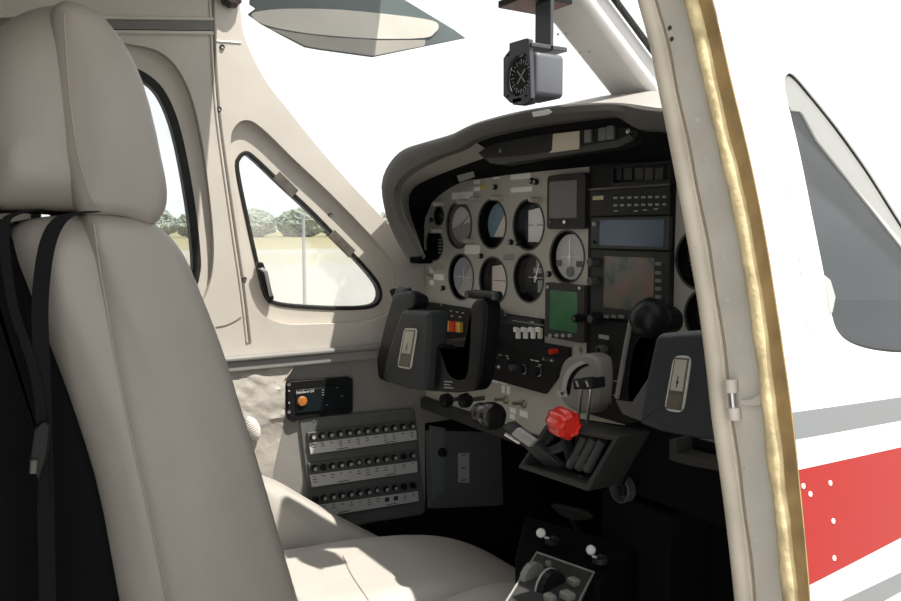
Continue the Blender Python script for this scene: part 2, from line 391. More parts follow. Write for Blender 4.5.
# two worn metal clips on the slanted gasket
for a, b_ in (((276, 175), (295, 194)), ((331, 233), (352, 254))):
    p0 = on(a[0], a[1], 'x', XL-0.011); p1 = on(b_[0], b_[1], 'x', XL-0.011); d = (p1-p0).normalized(); nn = Vector((0, d.z, -d.y))*0.0085
    bm = BM(); prism(bm, [p0-nn, p1-nn, p1+nn*1.1, p0+nn*1.1], (0.003, 0, 0))
    obj('window_clip', bm, mat('worn_clip', (0.10, 0.09, 0.075), 0.5, var=0.3, vscale=80), None, 'worn metal retaining clip on the slanted gasket, %s of two' % ('upper' if a[0] < 300 else 'lower'), 'clip', 'gasket clips', bevel=0.001)
# window latch
p = on(262, 282, 'x', XL)
lt = thing('window_latch', 'black and chrome latch at the aft lower corner of the triangular window', 'latch', p)
bm = BM(); prism(bm, [on(*q, 'x', XL-0.012) for q in ((255, 264), (261, 262), (272, 298), (268, 304), (262, 290))], (0.012, 0, 0)); obj('latch_base', bm, black, lt, bevel=0.002)
bm = BM(); tube(bm, [on(259, 267, 'x', XL+0.004), on(266, 272, 'x', XL+0.008), on(271, 296, 'x', XL+0.004)], 0.003); obj('latch_lever', bm, silver, lt, smooth=True)
bm = BM(); box(bm, on(259, 265, 'x', XL+0.004), (0.012, 0.008, 0.010)); obj('latch_catch', bm, black, lt, bevel=0.002)
# seam strip, cross seam, rail
sm = [on(q[0], q[1], 'x', XL) for q in sp([(212, -60), (213, 0), (215, 50), (219, 110), (226, 165), (236, 235), (244, 290), (250, 342)], 4, closed=False)]
bm = BM(); tube(bm, [q+Vector((-0.0005, 0, 0)) for q in sm], 0.0028, 8); obj('trim_1', bm, mat('seam_dark', (0.20, 0.18, 0.15), 0.6), kind='structure', smooth=True)
bm = BM(); tube(bm, [q+Vector((0.0005, -0.005, 0)) for q in sm], 0.0022, 8); obj('trim_2', bm, beige, kind='structure', smooth=True)
bm = BM(); tube(bm, [on(214, 41, 'x', XL), on(241, 43, 'x', XL)], 0.0018, 8); obj('trim_3', bm, post, kind='structure', smooth=True)
bm = BM(); prism(bm, [on(*q, 'x', XL) for q in ((-60, 19), (212, 22), (212, 31), (-60, 28))], (0.006, 0, 0)); obj('trim_4', bm, mat('rail_insert', (0.16, 0.155, 0.14), 0.5), kind='structure')
for q0, q1, k in (((-60, 15), (213, 19), 5), ((-60, 30), (213, 33), 6)):
    bm = BM(); tube(bm, [on(*q0, 'x', XL+0.004), on(*q1, 'x', XL+0.004)], 0.0030, 8); obj('trim_%d' % k, bm, mat('rail_light', (0.60, 0.57, 0.50), 0.3), kind='structure', smooth=True)
for i, (q, w_) in enumerate((((222, 47), 'near the top of the cabin pillar'), ((219, 109), 'midway up the cabin pillar'), ((244, 279), 'beside the window latch'), ((330, 215), 'on the windshield post'))):
    bm = BM(); lathe(bm, on(*q, 'x', XL), (1, 0, 0), [(0.0042, 0), (0.0042, 0.002), (0.003, 0.0035), (0.0012, 0.003), (0, 0.002)], 14)
    obj('screw', bm, dkmetal, None, 'small metal screw head '+w_, 'screw', smooth=True)
bm = BM(); cr_ = [on(*q, 'x', XL+0.0006) for q in sp([(216, 327), (226, 325), (235, 321), (241, 317)], 4, closed=False)]; tube(bm, cr_, 0.0009, 6); obj('trim_7', bm, MATS['seam_dark'], kind='structure')
# ledge
bm = BM()
Lz = zl
for z0, z1, o_ in ((Lz-0.022, Lz-0.004, 0.016), (Lz-0.004, Lz+0.004, 0.022)):
    box2(bm, (XL, -0.9, z0), (XL+o_, 0.74, z1))
obj('trim_8', bm, ledgem, kind='structure', bevel=0.003)
# knob at the top of the pillar
p = on(229, -2, 'x', XL)
kn = thing('visor_knob', 'dark round knob at the very top of the left pillar', 'knob', p)
bm = BM(); lathe(bm, p, (1, 0, 0), [(0.012, 0), (0.017, 0.004), (0.017, 0.014), (0.012, 0.02), (0, 0.021)], 20, 10, 0.05); obj('knob_body', bm, mat('knob_brown', (0.05, 0.04, 0.035), 0.5), kn, smooth=True)
# ceiling, floor, firewall, rear bulkhead
bm = sheet([(-0.58, -0.9), (0.42, -0.9), (0.42, 0.42), (0.30, 0.54), (0.15, 0.54), (0.0, 0.51), (-0.2, 0.48), (-0.4, 0.42), (-0.58, 0.37)], [], lambda u, v: (u, v, zz(0.385+0.05*(1-((u+0.08)/0.5)**2))), 0.08)  # unseen front edge, shaped to keep sun off the backrest and on the cushion
thick(bm, 0.02); obj('ceiling', bm, beige, kind='structure', smooth=True)
bm = BM(); box2(bm, (-0.574, -0.9, FLOOR-0.03), (0.43, 1.15, FLOOR)); obj('floor', bm, carpet, kind='structure')
bm = BM(); box2(bm, (-0.574, 1.15, FLOOR-0.03), (0.35, 1.18, zz(0.03))); obj('wall_front', bm, blackm, kind='structure')
bm = BM(); box2(bm, (0.44, -0.93, FLOOR-0.03), (0.47, -0.30, top)); obj('wall_right_rear', bm, beige, kind='structure')  # unseen wall aft of the door, added to darken the cabin behind the seat
bm = BM(); box2(bm, (-0.574, -0.93, FLOOR-0.03), (0.45, -0.9, top)); obj('wall_rear', bm, mat('dark_bulkhead', (0.04, 0.038, 0.035), 0.9), kind='structure')  # unseen bulkhead, coloured dark to deepen the shade on the headrest

# ------------------------------------------------------------------ right side: door jamb, gasket, outer skin
YJ = 0.38
def J(px, py): return on(px, py, 'y', YJ)
Ledge = [(625, -60), (641, 0), (652, 40), (661, 85), (670, 130), (681, 190), (692, 250), (702, 310), (709, 365), (715, 420), (724, 480), (731, 535), (738, 601), (744, 680), (746, 800)]
G0 = [(668, -60), (688, 0), (699, 45), (709, 90), (723, 150), (738, 215), (751, 290), (761, 360), (767, 410), (774, 470), (783, 540), (790, 601), (797, 680), (798, 800)]
G1 = [(680, -60), (700, 0), (712, 45), (721, 90), (737, 155), (752, 220), (764, 290), (773, 360), (779, 410), (785, 470), (793, 540), (798, 601), (803, 680), (804, 800)]
G3 = [(692, -60), (713, 0), (724, 45), (733, 85), (751, 160), (766, 235), (778, 310), (786, 365), (793, 415), (799, 470), (806, 540), (811, 601), (816, 680), (817, 800)]
def C3(L, n=60): return resample([J(q[0], q[1]) for q in sp(L, 5, closed=False)], n)
cL, c0, c1, c3 = C3(Ledge), C3(G0), C3(G1), C3(G3)
def band(a, b_, y0, y1):
    bm = BM(); A = [Vector((p.x, y0, p.z)) for p in a]; B = [Vector((p.x, y0, p.z)) for p in b_]; A2 = [Vector((p.x, y1, p.z)) for p in a]; B2 = [Vector((p.x, y1, p.z)) for p in b_]
    loft(bm, [A, B, B2, A2, A]); bmesh.ops.remove_doubles(bm, verts=bm.verts, dist=1e-6)
    bmesh.ops.holes_fill(bm, edges=bm.edges[:], sides=8); return bm
def lerpc(a, b_, t): return [p.lerp(q, t) for p, q in zip(a, b_)]
jm = thing('trim_9', None, None, J(740, 400)); jm['kind'] = 'structure'
obj('jamb_plate', band(lerpc(cL, c0, 0.30), c0, YJ, YJ+0.03), jambm, jm)
bm = BM(); fl = lerpc(cL, c0, 0.13); tube(bm, [Vector((p.x, YJ, p.z)) for p in fl], [0.0055]*len(fl), 12); obj('jamb_flange', bm, jambe, jm, smooth=True)
obj('jamb_step', band(lerpc(cL, c0, 0.10), lerpc(cL, c0, 0.32), YJ-0.001, YJ+0.02), jambe, jm, bevel=0.001)
bm = BM(); fl = lerpc(cL, c0, 0.36); tube(bm, [Vector((p.x+0.0004*math.sin(i*0.9), YJ-0.0004, p.z)) for i, p in enumerate(fl)], 0.0007, 6); obj('jamb_groove', bm, mat('groove_brown', (0.25, 0.20, 0.14), 0.8), jm)  # darker brown line drawn along the groove
bm = BM(); fm = lerpc(c0, c1, 0.45)
tube(bm, [Vector((p.x+0.0006*noise.noise(Vector((p.z*30, 0, 0))), YJ-0.002, p.z)) for p in fm], [0.0042+0.0010*noise.noise(Vector((0, p.z*45, 3))) for p in fm], 14); obj('door_seal', bm, foam, jm, smooth=True)
bm = BM(); fm = lerpc(c0, c1, 0.0); tube(bm, [Vector((p.x, YJ-0.001, p.z)) for p in fm], 0.0011, 8); obj('seal_edge', bm, mat('seal_line_dark', (0.28, 0.25, 0.22), 0.8), jm, smooth=True)  # thin darker line along the inner edge of the seal
obj('glue_strip', band(lerpc(c0, c1, 0.8), c3, YJ-0.0012, YJ-0.0002), brown, jm)
# hinge lugs on the jamb
hg = thing('door_hinge', 'painted metal hinge knuckles on the beige door jamb', 'hinge', J(738, 404))
for (a, b_) in (((735, 379), (736, 392)), ((738, 407), (739, 419))):
    pa, pb = J(*a), J(*b_); bm = BM(); tube(bm, [Vector((pa.x, YJ-0.004, pa.z)), Vector((pb.x, YJ-0.004, pb.z))], 0.0034, 14); obj('knuckle', bm, jambm, hg, smooth=True)
pa, pb = J(736, 390), J(738, 409); bm = BM(); tube(bm, [Vector((pa.x, YJ-0.004, pa.z)), Vector((pb.x, YJ-0.004, pb.z))], 0.0016, 10); obj('hinge_pin', bm, silver, hg, smooth=True)
bm = BM(); prism(bm, [Vector((q.x, YJ-0.0025, q.z)) for q in (J(742, 399), J(752, 399), J(764, 392), J(767, 404), J(756, 406), J(743, 404))], (0, 0.0023, 0)); obj('hinge_plate', bm, jambm, hg, bevel=0.0008)
for i, q in enumerate(((670, 28), (672, 39), (690, 62), (697, 120), (704, 160), (712, 188), (722, 256), (727, 300), (736, 335), (745, 470), (754, 540))):
    p = J(*q); bm = BM(); lathe(bm, (p.x, YJ, p.z), (0, -1, 0), [(0.0016, -0.0002), (0.0014, 0.0006), (0, 0.0009)], 10)
    obj('rivet', bm, dkmetal if i in (0, 1) else jambm, None, 'small rivet in the beige door jamb, %s from the top' % ORD[i], 'rivet', 'rivets down the door jamb', smooth=True)

prof = sorted([(p.z, p.x) for p in c3])
def fskin(y, z):
    if z <= prof[0][0]: x = prof[0][1]-(prof[0][0]-z)*0.1
    elif z >= prof[-1][0]: x = prof[-1][1]-(z-prof[-1][0])*0.75
    else:
        for (a, xa), (b_, xb) in zip(prof, prof[1:]):
            if a <= z <= b_: x = xa+(xb-xa)*(z-a)/max(b_-a, 1e-9); break
    d = max(y-YJ, 0)
    return x-0.06*d-0.05*d*d
def K(px, py): p = onf(px, py, fskin); return (p.y, p.z)
wq = [K(q[0], q[1]) for q in sp([(785, 84), (788, 74), (795, 76), (810, 93), (838, 128), (868, 170), (901, 222), (925, 258), (940, 285), (946, 315), (938, 340), (915, 352), (880, 351), (853, 344), (838, 332), (831, 312), (823, 270), (812, 215), (800, 155), (790, 112)], 5)]
E3 = [(p.y, p.z) for p in c3]
zt = max(q[1] for q in E3); zb = min(q[1] for q in E3)
# the top edge of the skin follows the windshield's right foot
TE = [K(805, 0), K(850, 60), K(901, 130), K(950, 196), K(1000, 250)]
bm = sheet([(YJ, FLOOR-0.1), (1.3, FLOOR-0.1), (1.3, TE[-1][1]-0.03)]+TE[::-1]+[(YJ, zt)], [wq], lambda u, v: (fskin(u, v), u, v), 0.02)
def line(p0, p1):
    a, b_ = K(*p0), K(*p1); s = (b_[1]-a[1])/(b_[0]-a[0]); return a[1]-s*a[0], s
sk = bpy.data.materials.new('fuselage_paint'); sk.use_nodes = True; t = sk.node_tree; b = t.nodes['Principled BSDF']; b.inputs['Roughness'].default_value = 0.3; b.inputs['Specular IOR Level'].default_value = 0.3
ge = t.nodes.new('ShaderNodeNewGeometry'); sx = t.nodes.new('ShaderNodeSeparateXYZ'); t.links.new(ge.outputs['Position'], sx.inputs[0])
def below(ln):
    m1 = t.nodes.new('ShaderNodeMath'); m1.operation = 'MULTIPLY_ADD'; t.links.new(sx.outputs['Y'], m1.inputs[0]); m1.inputs[1].default_value = ln[1]; m1.inputs[2].default_value = ln[0]
    m2 = t.nodes.new('ShaderNodeMath'); m2.operation = 'LESS_THAN'; t.links.new(sx.outputs['Z'], m2.inputs[0]); t.links.new(m1.outputs[0], m2.inputs[1]); return m2
cols = [((795, 412), (901, 397), (0.18, 0.189, 0.196)), ((796, 440), (901, 421), (0.88, 0.88, 0.87)), ((802, 469), (901, 447), (0.30, 0.009, 0.007)), ((808, 586), (901, 538), (0.88, 0.88, 0.87)), ((840, 601), (901, 572), (0.18, 0.189, 0.196)), ((885, 601), (901, 592), (0.88, 0.88, 0.87))]
prev = None
for a, b_, c in cols:
    mx = t.nodes.new('ShaderNodeMix'); mx.data_type = 'RGBA'
    if prev is None: mx.inputs[6].default_value = (0.88, 0.88, 0.87, 1)
    else: t.links.new(prev.outputs[2], mx.inputs[6])
    mx.inputs[7].default_value = c+(1,); t.links.new(below(line(a, b_)).outputs[0], mx.inputs[0]); prev = mx
t.links.new(prev.outputs[2], b.inputs['Base Color'])
bm2 = bm.copy() if hasattr(bm, 'copy') else None
r_ = bmesh.ops.extrude_face_region(bm, geom=bm.faces[:])
bmesh.ops.translate(bm, verts=[e_ for e_ in r_['geom'] if isinstance(e_, bmesh.types.BMVert)], vec=Vector((-0.004, 0, 0)))
obj('wall_right', bm, sk, kind='structure', smooth=True)
wr = thing('window_3', None, None, (0.47, 0.5, zz(0.1))); wr['kind'] = 'structure'
bm = sheet(inset(wq, 0.0004), [], lambda u, v: (fskin(u, v)-0.003, u, v), 0.02); obj('window_pane', thick(bm, 0.001), rightglass, wr, smooth=True)
bm = sheet(wq, [inset(wq, 0.0013)], lambda u, v: (fskin(u, v)-0.001, u, v), 0.02); obj('window_gasket', thick(bm, 0.002), gasket, wr, smooth=True)
fr = [K(q[0], q[1]) for q in ((786, 84), (789, 75), (795, 77), (810, 94), (838, 129), (868, 171), (901, 223), (925, 259), (918, 264), (893, 232), (858, 188), (820, 140), (806, 114), (803, 111), (794, 110), (789, 100))]
bm = sheet(fr, [], lambda u, v: (fskin(u, v)-0.0018, u, v), 0.02); obj('inner_frame', thick(bm, 0.002), mat('inner_frame_white', (0.62, 0.61, 0.57), 0.5), wr)
p = onf(829, 298, fskin)
bm = BM(); prism(bm, [Vector((fskin(*K(*q))+0.0006, K(*q)[0], K(*q)[1])) for q in ((824, 275), (830, 280), (835, 297), (832, 312), (829, 316), (827, 300))], (-0.0025, 0, 0)); obj('window_catch', bm, mat('catch_grey', (.38, .38, .37), .4), wr, bevel=0.0005)
nr = [0, 0]
for q, red in (((790, 190), 0), ((800, 258), 0), ((801, 272), 0), ((806, 321), 0), ((811, 328), 0), ((803, 486), 1), ((810, 494), 1), ((830, 483), 1), ((833, 521), 1), ((834, 558), 1)):
    p = onf(*q, fskin); nn = Vector((1, 0.15, 0.2)).normalized()
    bm = BM(); lathe(bm, p, nn, [(0.0016, -0.0006), (0.0014, 0.0006), (0, 0.0009)], 12)
    obj('fuselage_rivet', bm, whitek if red else mat('dull_rivet', (0.6, 0.58, 0.5), 0.5), None, ('white chipped rivet head in the red stripe beside the doorway, %s of five' % ORD[nr[1]]) if red else ('small rivet head in the white skin between jamb and quarter window, %s from the top' % ORD[nr[0]]), 'rivet', 'rivets in the red stripe' if red else 'rivets in the white skin', smooth=True); nr[red] += 1

# ------------------------------------------------------------------ windshield, centre post, visor, compass
A = resample([on(q[0], q[1], 'x', XL-0.01) for q in edge], 24)
pT = on(541, -40, 'x', 0.0); pB = on(645, 95, 'x', 0.0)
B = [pT.lerp(pB, k/23) for k in range(24)]
for sgn in (1, -1):
    rows = []
    for j in range(13):
        u = j/12; row = []
        for a, b_ in zip(A, B):
            aa = Vector((a.x, a.y, a.z)) if sgn > 0 else Vector((-a.x-0.06, a.y, a.z))
            q = aa.lerp(Vector((b_.x, b_.y+0.02, b_.z)), u); q.y += 0.05*math.sin(math.pi*u); row.append(q)
        rows.append(row)
    wr = thing('window_%d' % (4 if sgn > 0 else 5), None, None, (0, 0.7, zz(0.2))); wr['kind'] = 'structure'
    bm = BM(); loft(bm, rows); obj('windshield_pane', thick(bm, 0.002), shieldglass, wr, smooth=True)
d = (pB-pT).normalized(); nrm = Vector((0, -d.z, d.y)) if True else None
rot = Matrix((Vector((1, 0, 0)), d, Vector((1, 0, 0)).cross(d))).transposed()
bm = BM(); box(bm, (pT+pB)/2+d*0.02, (0.072, (pB-pT).length+0.10, 0.034), rot); obj('trim_10', bm, post, kind='structure', bevel=0.008)
bm = BM(); tube(bm, [pT+Vector((0.041, 0.012, 0.01)), pB+d*0.04+Vector((0.041, 0.012, 0.01))], 0.004, 8); obj('trim_11', bm, gasket, kind='structure', smooth=True)
for i, q in enumerate(((559, 34), (567, 33), (581, 52), (590, 51))):
    p = on(q[0], q[1], 'x', 0.0365); bm = BM(); lathe(bm, p-Vector((.002, 0, 0)), (1, 0, 0), [(0.0014, 0), (0.0014, 0.001), (0, 0.0015)], 10)
    obj('screw', bm, dkmetal, None, 'tiny screw in the white windshield centre post, %s from the compass' % ORD[i], 'screw', 'centre post screws')

# right windshield foot / right post (mirror of the left post), shades like the real one
bm = BM(); tube(bm, [Vector((-a.x-0.05, a.y, a.z)) for a in A], 0.02, 10); obj('trim_12', bm, post, kind='structure', smooth=True)

XV = -0.15
vz = thing('sun_visor', 'smoked grey and cream sun visor hanging at the top of the windshield', 'visor', on(360, 0, 'x', XV))
V = lambda L, x=XV: [on(q[0], q[1], 'x', x) for q in L]
bm = BM(); prism(bm, V([(252, -40), (250, 4), (256, 8), (248, 14), (262, 24), (284, 36), (305, 47), (322, 50), (373, 57), (412, 49), (466, 38), (455, 30), (402, -2), (380, -40)]), (-0.004, 0, 0)); obj('visor_blade', bm, smoke, vz, bevel=0.001)
bm = BM(); prism(bm, V(sp([(251, 15), (262, 11), (290, 9), (340, 10), (400, 16), (432, 21), (438, 27), (434, 33), (424, 38), (380, 39), (330, 36), (290, 31), (262, 24)], 3), XV+0.0002), (0.0018, 0, 0)); obj('visor_lens', bm, visorc, vz)
bm = BM(); prism(bm, V([(268, 28), (290, 32.5), (330, 37.5), (380, 40.5), (425, 40), (424, 46), (373, 56), (322, 49), (305, 46), (284, 35.5)], XV+0.0002), (0.0012, 0, 0)); obj('visor_lip', bm, mat('visor_lip_grey', (0.40, 0.385, 0.35), 0.4), vz)
bm = BM(); tube(bm, V([(330, -30), (330, -90)], XV-0.002), 0.005, 10); obj('visor_rod', bm, dkmetal, vz, smooth=True)

YC = 0.55
cp = thing('hanging_compass', 'grey boxed compass gauge hanging from the windshield centre post', 'compass', on(520, 80, 'y', YC))
C_ = lambda L, y=YC: [on(q[0], q[1], 'y', y) for q in L]
fo = C_([(503, 58), (506, 54), (509, 50), (509, 43), (526, 38), (529, 39), (530, 62), (531, 98), (527, 103), (519, 105), (510, 103), (503, 96)])
fx = [(p.x, p.z) for p in fo]; cc = on(517.5, 76, 'y', YC); 
obj('face_plate', slab(fx, [circ((cc.x, cc.z), 0.0225)], 'y', YC, YC+0.006), steel, cp, bevel=0.001)
x0 = on(506, 76, 'y', YC).x; x1 = on(531.5, 76, 'y', YC).x; z1 = on(531, 50, 'y', YC).z; z0 = on(531, 95, 'y', YC).z
bm = BM(); pillow(bm, [Vector((a, YC+0.0065, c)) for a, c in rrect(x0, x1, z0, z1, 0.006)], 'y', 0.040, 0.004); obj('case', bm, mat('case_grey', (0.13, 0.135, 0.15), 0.4), cp, smooth=True)
bm = BM(); lathe(bm, (cc.x, YC+0.0055, cc.z), (0, -1, 0), [(0, 0), (0.0223, 0.0)], 32); obj('dial', bm, black, cp)
bm = BM()
for k in range(24):
    a = math.radians(15*k); rot = Matrix.Rotation(a, 3, 'Y'); L_ = 0.006 if k % 2 == 0 else 0.003
    box(bm, Vector((cc.x, YC+0.005, cc.z))+rot @ Vector((0, 0, 0.0165)), (0.0010, 0.0006, L_), rot)
for k in range(4): rot = Matrix.Rotation(math.radians(45+90*k), 3, 'Y'); box(bm, Vector((cc.x, YC+0.005, cc.z))+rot @ Vector((0, 0, 0.005)), (0.0014, 0.0006, 0.010), rot)
obj('dial_marks', bm, greyp, cp)
bm = BM(); p = on(524, 101, 'y', YC+0.01); box(bm, p, (0.020, 0.020, 0.008)); obj('lamp_housing', bm, steel, cp, bevel=0.002)
bm = BM(); x1b = x1+0.001
pa = on(531, 42, 'y', YC); pb = on(552, 47, 'x', 0.03)
box2(bm, (0.012, YC+0.001, z1+0.004), (0.040, YC+0.052, z1+0.009)); q = Vector((0.026, YC+0.050, 0)); box2(bm, (0.012, YC+0.027, z1+0.004), (0.040, YC+0.032, z1+0.062)); obj('bracket', bm, steel, cp, bevel=0.001)
bm = BM(); box2(bm, (-0.02, YC-0.002, z1+0.058), (0.038, YC+0.060, z1+0.066)); obj('mount_plate', bm, black, cp, bevel=0.001)
for q in ((508, 55), (525, 55), (508, 96), (526, 96)):
    p = on(q[0], q[1], 'y', YC); bm = BM(); lathe(bm, p, (0, -1, 0), [(0.0018, 0), (0.0016, 0.001), (0, 0.0012)], 10); obj('face_screw', bm, black, cp)

# ------------------------------------------------------------------ glareshield
YL = 0.64
def side(L, y, n=40, mirror=True):
    P = [on(q[0], q[1], 'y', y) for q in sp(L, 4, closed=False)]
    A_ = [p for p in P if p.x < -0.004]; B_ = [p for p in P if p.x > 0.004]; m_ = Vector((0, y, (A_[-1].z+B_[0].z)/2))
    return resample(A_+[m_], n)+resample([m_]+B_, n)[1:]
    H = []
    return H+[Vector((-p.x if p.x > -.2 else .2+(-p.x-.2)*.62, p.y, p.z)) for p in H[-2::-1]] if mirror else H
lipO = side([(409, 257), (399, 240), (390, 220), (385, 200), (384, 182), (391, 165), (405, 151), (430, 143), (454, 136), (468, 129), (484, 123), (520, 114), (560, 108), (600, 106), (630, 107), (660, 111), (700, 116), (740, 135), (780, 170), (805, 230), (812, 300)], YL)
lipI = side([(421, 257), (412, 238), (402, 220), (397, 203), (397, 190), (405, 177), (420, 166), (442, 155), (464, 147), (474, 140), (490, 134), (520, 127), (560, 120), (600, 115), (618, 114), (628, 120), (640, 127), (665, 129), (700, 140), (735, 158), (765, 190), (785, 240), (792, 300)], YL)
mid = side([(423, 259), (418, 238), (412, 222), (408, 205), (410, 192), (418, 184), (432, 177), (452, 169), (474, 161), (490, 156), (520, 151), (560, 146), (612, 143), (640, 145), (670, 149), (710, 163), (750, 190), (775, 250), (785, 300)], YL+0.05)
ptop = side([(425, 262), (424, 245), (425, 224), (431, 204), (445, 191), (464, 181), (490, 177), (520, 173), (560, 169), (600, 165), (640, 162), (675, 162), (720, 170), (780, 190), (850, 240), (900, 300)], YP)
HN = len(lipO)
def push(i, p, y, zf, amt=1.0):
    k = min(i, HN-1-i)/(HN*0.5); w_ = max(0.0, min(1.0, 1-(k-0.10)/0.45)); sg = -1 if p.x < 0 else 1
    x = p.x*(1-w_)+(-0.536 if sg < 0 else 0.405-0.08*(y-.64))*w_; return Vector((p.x+(x-p.x)*amt, y, zz(0.0)+(p.z-zz(0.0))*zf))
row2 = [push(i, p, 0.738, 1.0, 1.0)+Vector((0, 0, 0.026*max(0, min(1, (p.z-zz(0.02))/0.06)))) for i, p in enumerate(lipO)]
row3 = [push(i, p, 0.80, 1.0, 1.0)+Vector((0, 0, 0.020*max(0, min(1, (p.z-zz(0.02))/0.06)))) for i, p in enumerate(lipO)]
back = [push(i, p, 0.95, 0.70) for i, p in enumerate(lipO)]
back2 = [push(i, p, 1.165, 0.25) for i, p in enumerate(lipO)]
gs = thing('glareshield', 'grey padded glareshield hood arching over the instrument panel', 'glareshield', (0, YL, zz(0.1)))
bm = BM(); ro = [lipO, [p+Vector((0, -0.003, 0)) for p in lerpc(lipO, lipI, 0.15)], [p+Vector((0, -0.004, 0)) for p in lerpc(lipO, lipI, 0.5)], [p+Vector((0, -0.001, 0)) for p in lerpc(lipO, lipI, 0.9)], [p+Vector((0, 0.006, 0)) for p in lipI]]
loft(bm, ro); obj('hood_rim', thick(bm, -0.004), hood, gs, smooth=True)
bm = BM(); loft(bm, [[p+Vector((0, 0.001, 0.0)) for p in lipO], row2, row3, back, back2]); obj('hood_top', thick(bm, 0.004), hoodtop, gs, smooth=True)
bm = BM(); loft(bm, [[p+Vector((0, 0.007, 0)) for p in lipI], mid]); 
for f in bm.faces:
    c = f.calc_center_median(); f.material_index = 0 if abs(c.x) > 0.222 else 1
obj('hood_lining', thick(bm, 0.001), [hoodin, blackm], gs, smooth=True)
bm = BM(); loft(bm, [mid, [p-Vector((0, 0.0005, 0)) for p in ptop]]); obj('hood_underside', thick(bm, 0.001), blackm, gs, smooth=True)
bm = BM(); tube(bm, [p+Vector((0, -0.001, 0)) for p in lerpc(lipO, lipI, 0.97)], 0.0016, 8); obj('hood_piping', bm, black, gs, smooth=True)
bm = BM(); prism(bm, [on(q[0], q[1], 'y', YL-0.009) for q in ((532, 112), (548, 109), (552, 112), (547, 115), (533, 117))], (0, 0.002, 0)); obj('hood_sticker', bm, whitep, gs)
bm = BM(); box2(bm, (XL+.0005, .718, zz(-.060)), (-.500, .747, zz(-.036))); obj('hood_end', bm, blackm, gs, bevel=.004)
# eyebrow panel
YE = 0.664
ey = thing('eyebrow_panel', 'black switch panel under the glareshield lip with a beige card', 'panel', on(560, 140, 'y', YE))
bm = BM(); o_ = [on(q[0], q[1], 'y', YE) for q in ((478, 153), (492, 143), (520, 137), (560, 129), (610, 120), (628, 121), (638, 132), (634, 141), (618, 148), (560, 156), (500, 165), (489, 163))]; prism(bm, o_, (0, 0.02, 0)); obj('panel_body', bm, mat('eyebrow_black', (0.014, 0.014, 0.014), 0.6), ey, bevel=0.002)
bm = BM(); prism(bm, [on(q[0], q[1], 'y', YE-0.001) for q in ((486, 158), (520, 156), (580, 147), (618, 140), (630, 134), (634, 139), (618, 147), (560, 155.5), (500, 164.5), (490, 163))], (0, 0.001, 0)); obj('panel_sill', bm, mat('eyebrow_sill', (0.045, 0.045, 0.042), 0.5), ey)
bm = BM(); prism(bm, [on(q[0], q[1], 'y', YE-0.0012) for q in ((553, 134), (579, 131), (579, 149), (549, 153), (552, 150))], (0, 0.001, 0)); obj('placard', bm, cream, ey)
for (a, b_, c, d_) in ((584, 590, 129, 143), (598, 605, 127, 141), (606, 613, 125, 140)):
    bm = BM(); prism(bm, [on(q[0], q[1], 'y', YE-0.004) for q in ((a, c+1), (b_, c), (b_, d_-1), (a, d_))], (0, 0.004, 0)); obj('rocker', bm, mat('rocker_grey', (0.12, 0.12, 0.11), 0.5), ey, bevel=0.0008)
p = on(629, 131, 'y', YE-0.002); bm = BM(); lathe(bm, p, (0, -1, 0), [(0.003, -0.002), (0.003, 0.002), (0, 0.004)], 12); obj('lamp', bm, silver, ey, smooth=True)
p = on(501, 150, 'y', YE); bm = BM(); lathe(bm, p, (0, -1, 0), [(0.004, -0.002), (0.004, 0.001), (0, 0.003)], 12); obj('panel_button', bm, dkmetal, ey, smooth=True)

# ------------------------------------------------------------------ instrument panel
PP = lambda px, py, d=0.0: on(px, py, 'y', YP-d)
zbot = PP(485, 417).z
GAUGES = [ # px, py, radius px (vertical)
 (459, 225, 23.4, 'white/grey'), (492, 224, 24.6, 'blue/cream'), (528.5, 225, 25.5, 'ivory'), (461, 277, 23.0, 'hazy'), (493, 281, 24.0, 'tan'), (528.5, 278, 24.5, 'dark'),
 (567, 257, 26.5, 'silver'), (439, 216, 9.5, 'mini'), (434.5, 244.5, 16.0, 'strip'), (697, 203, 20, 'right'), (700, 259, 31, 'tach'), (706, 316, 27, 'right2')]
holes = []; GI = []
for px, py, r, k in GAUGES:
    c = PP(px, py); e1 = PP(px, py-r); e2 = PP(px, py+r); R = (e1-e2).length/2; holes.append(circ((c.x, c.z), R)); GI.append((c, R, k))
pt = [(p.x, p.z) for p in ptop]
xl = pt[0][0]; xr = pt[-1][0]
outline = pt+[(xr, zbot), (xl, zbot)]
ip = thing('instrument_panel', 'grey instrument panel under the glareshield holding round gauges and radios', 'instrument panel', (0, YP, zbot))
obj('panel_plate', slab(outline, holes, 'y', YP, YP+0.003), panelm, ip)
dials = {'white/grey': ((.88, .86, .84), (.42, .41, .37)), 'blue/cream': ((.90, .84, .75), (.22, .35, .45)), 'ivory': ((.95, .93, .88), None), 'hazy': ((.42, .41, .38), (.30, .33, .36)), 'tan': ((.90, .80, .70), None),
 'dark': ((.03, .03, .03), None), 'silver': ((.55, .55, .53), None), 'mini': ((.02, .02, .02), None), 'strip': ((.015, .015, .015), None), 'right': ((.01, .01, .01), None), 'tach': ((.012, .013, .013), None), 'right2': ((.012, .012, .012), None)}
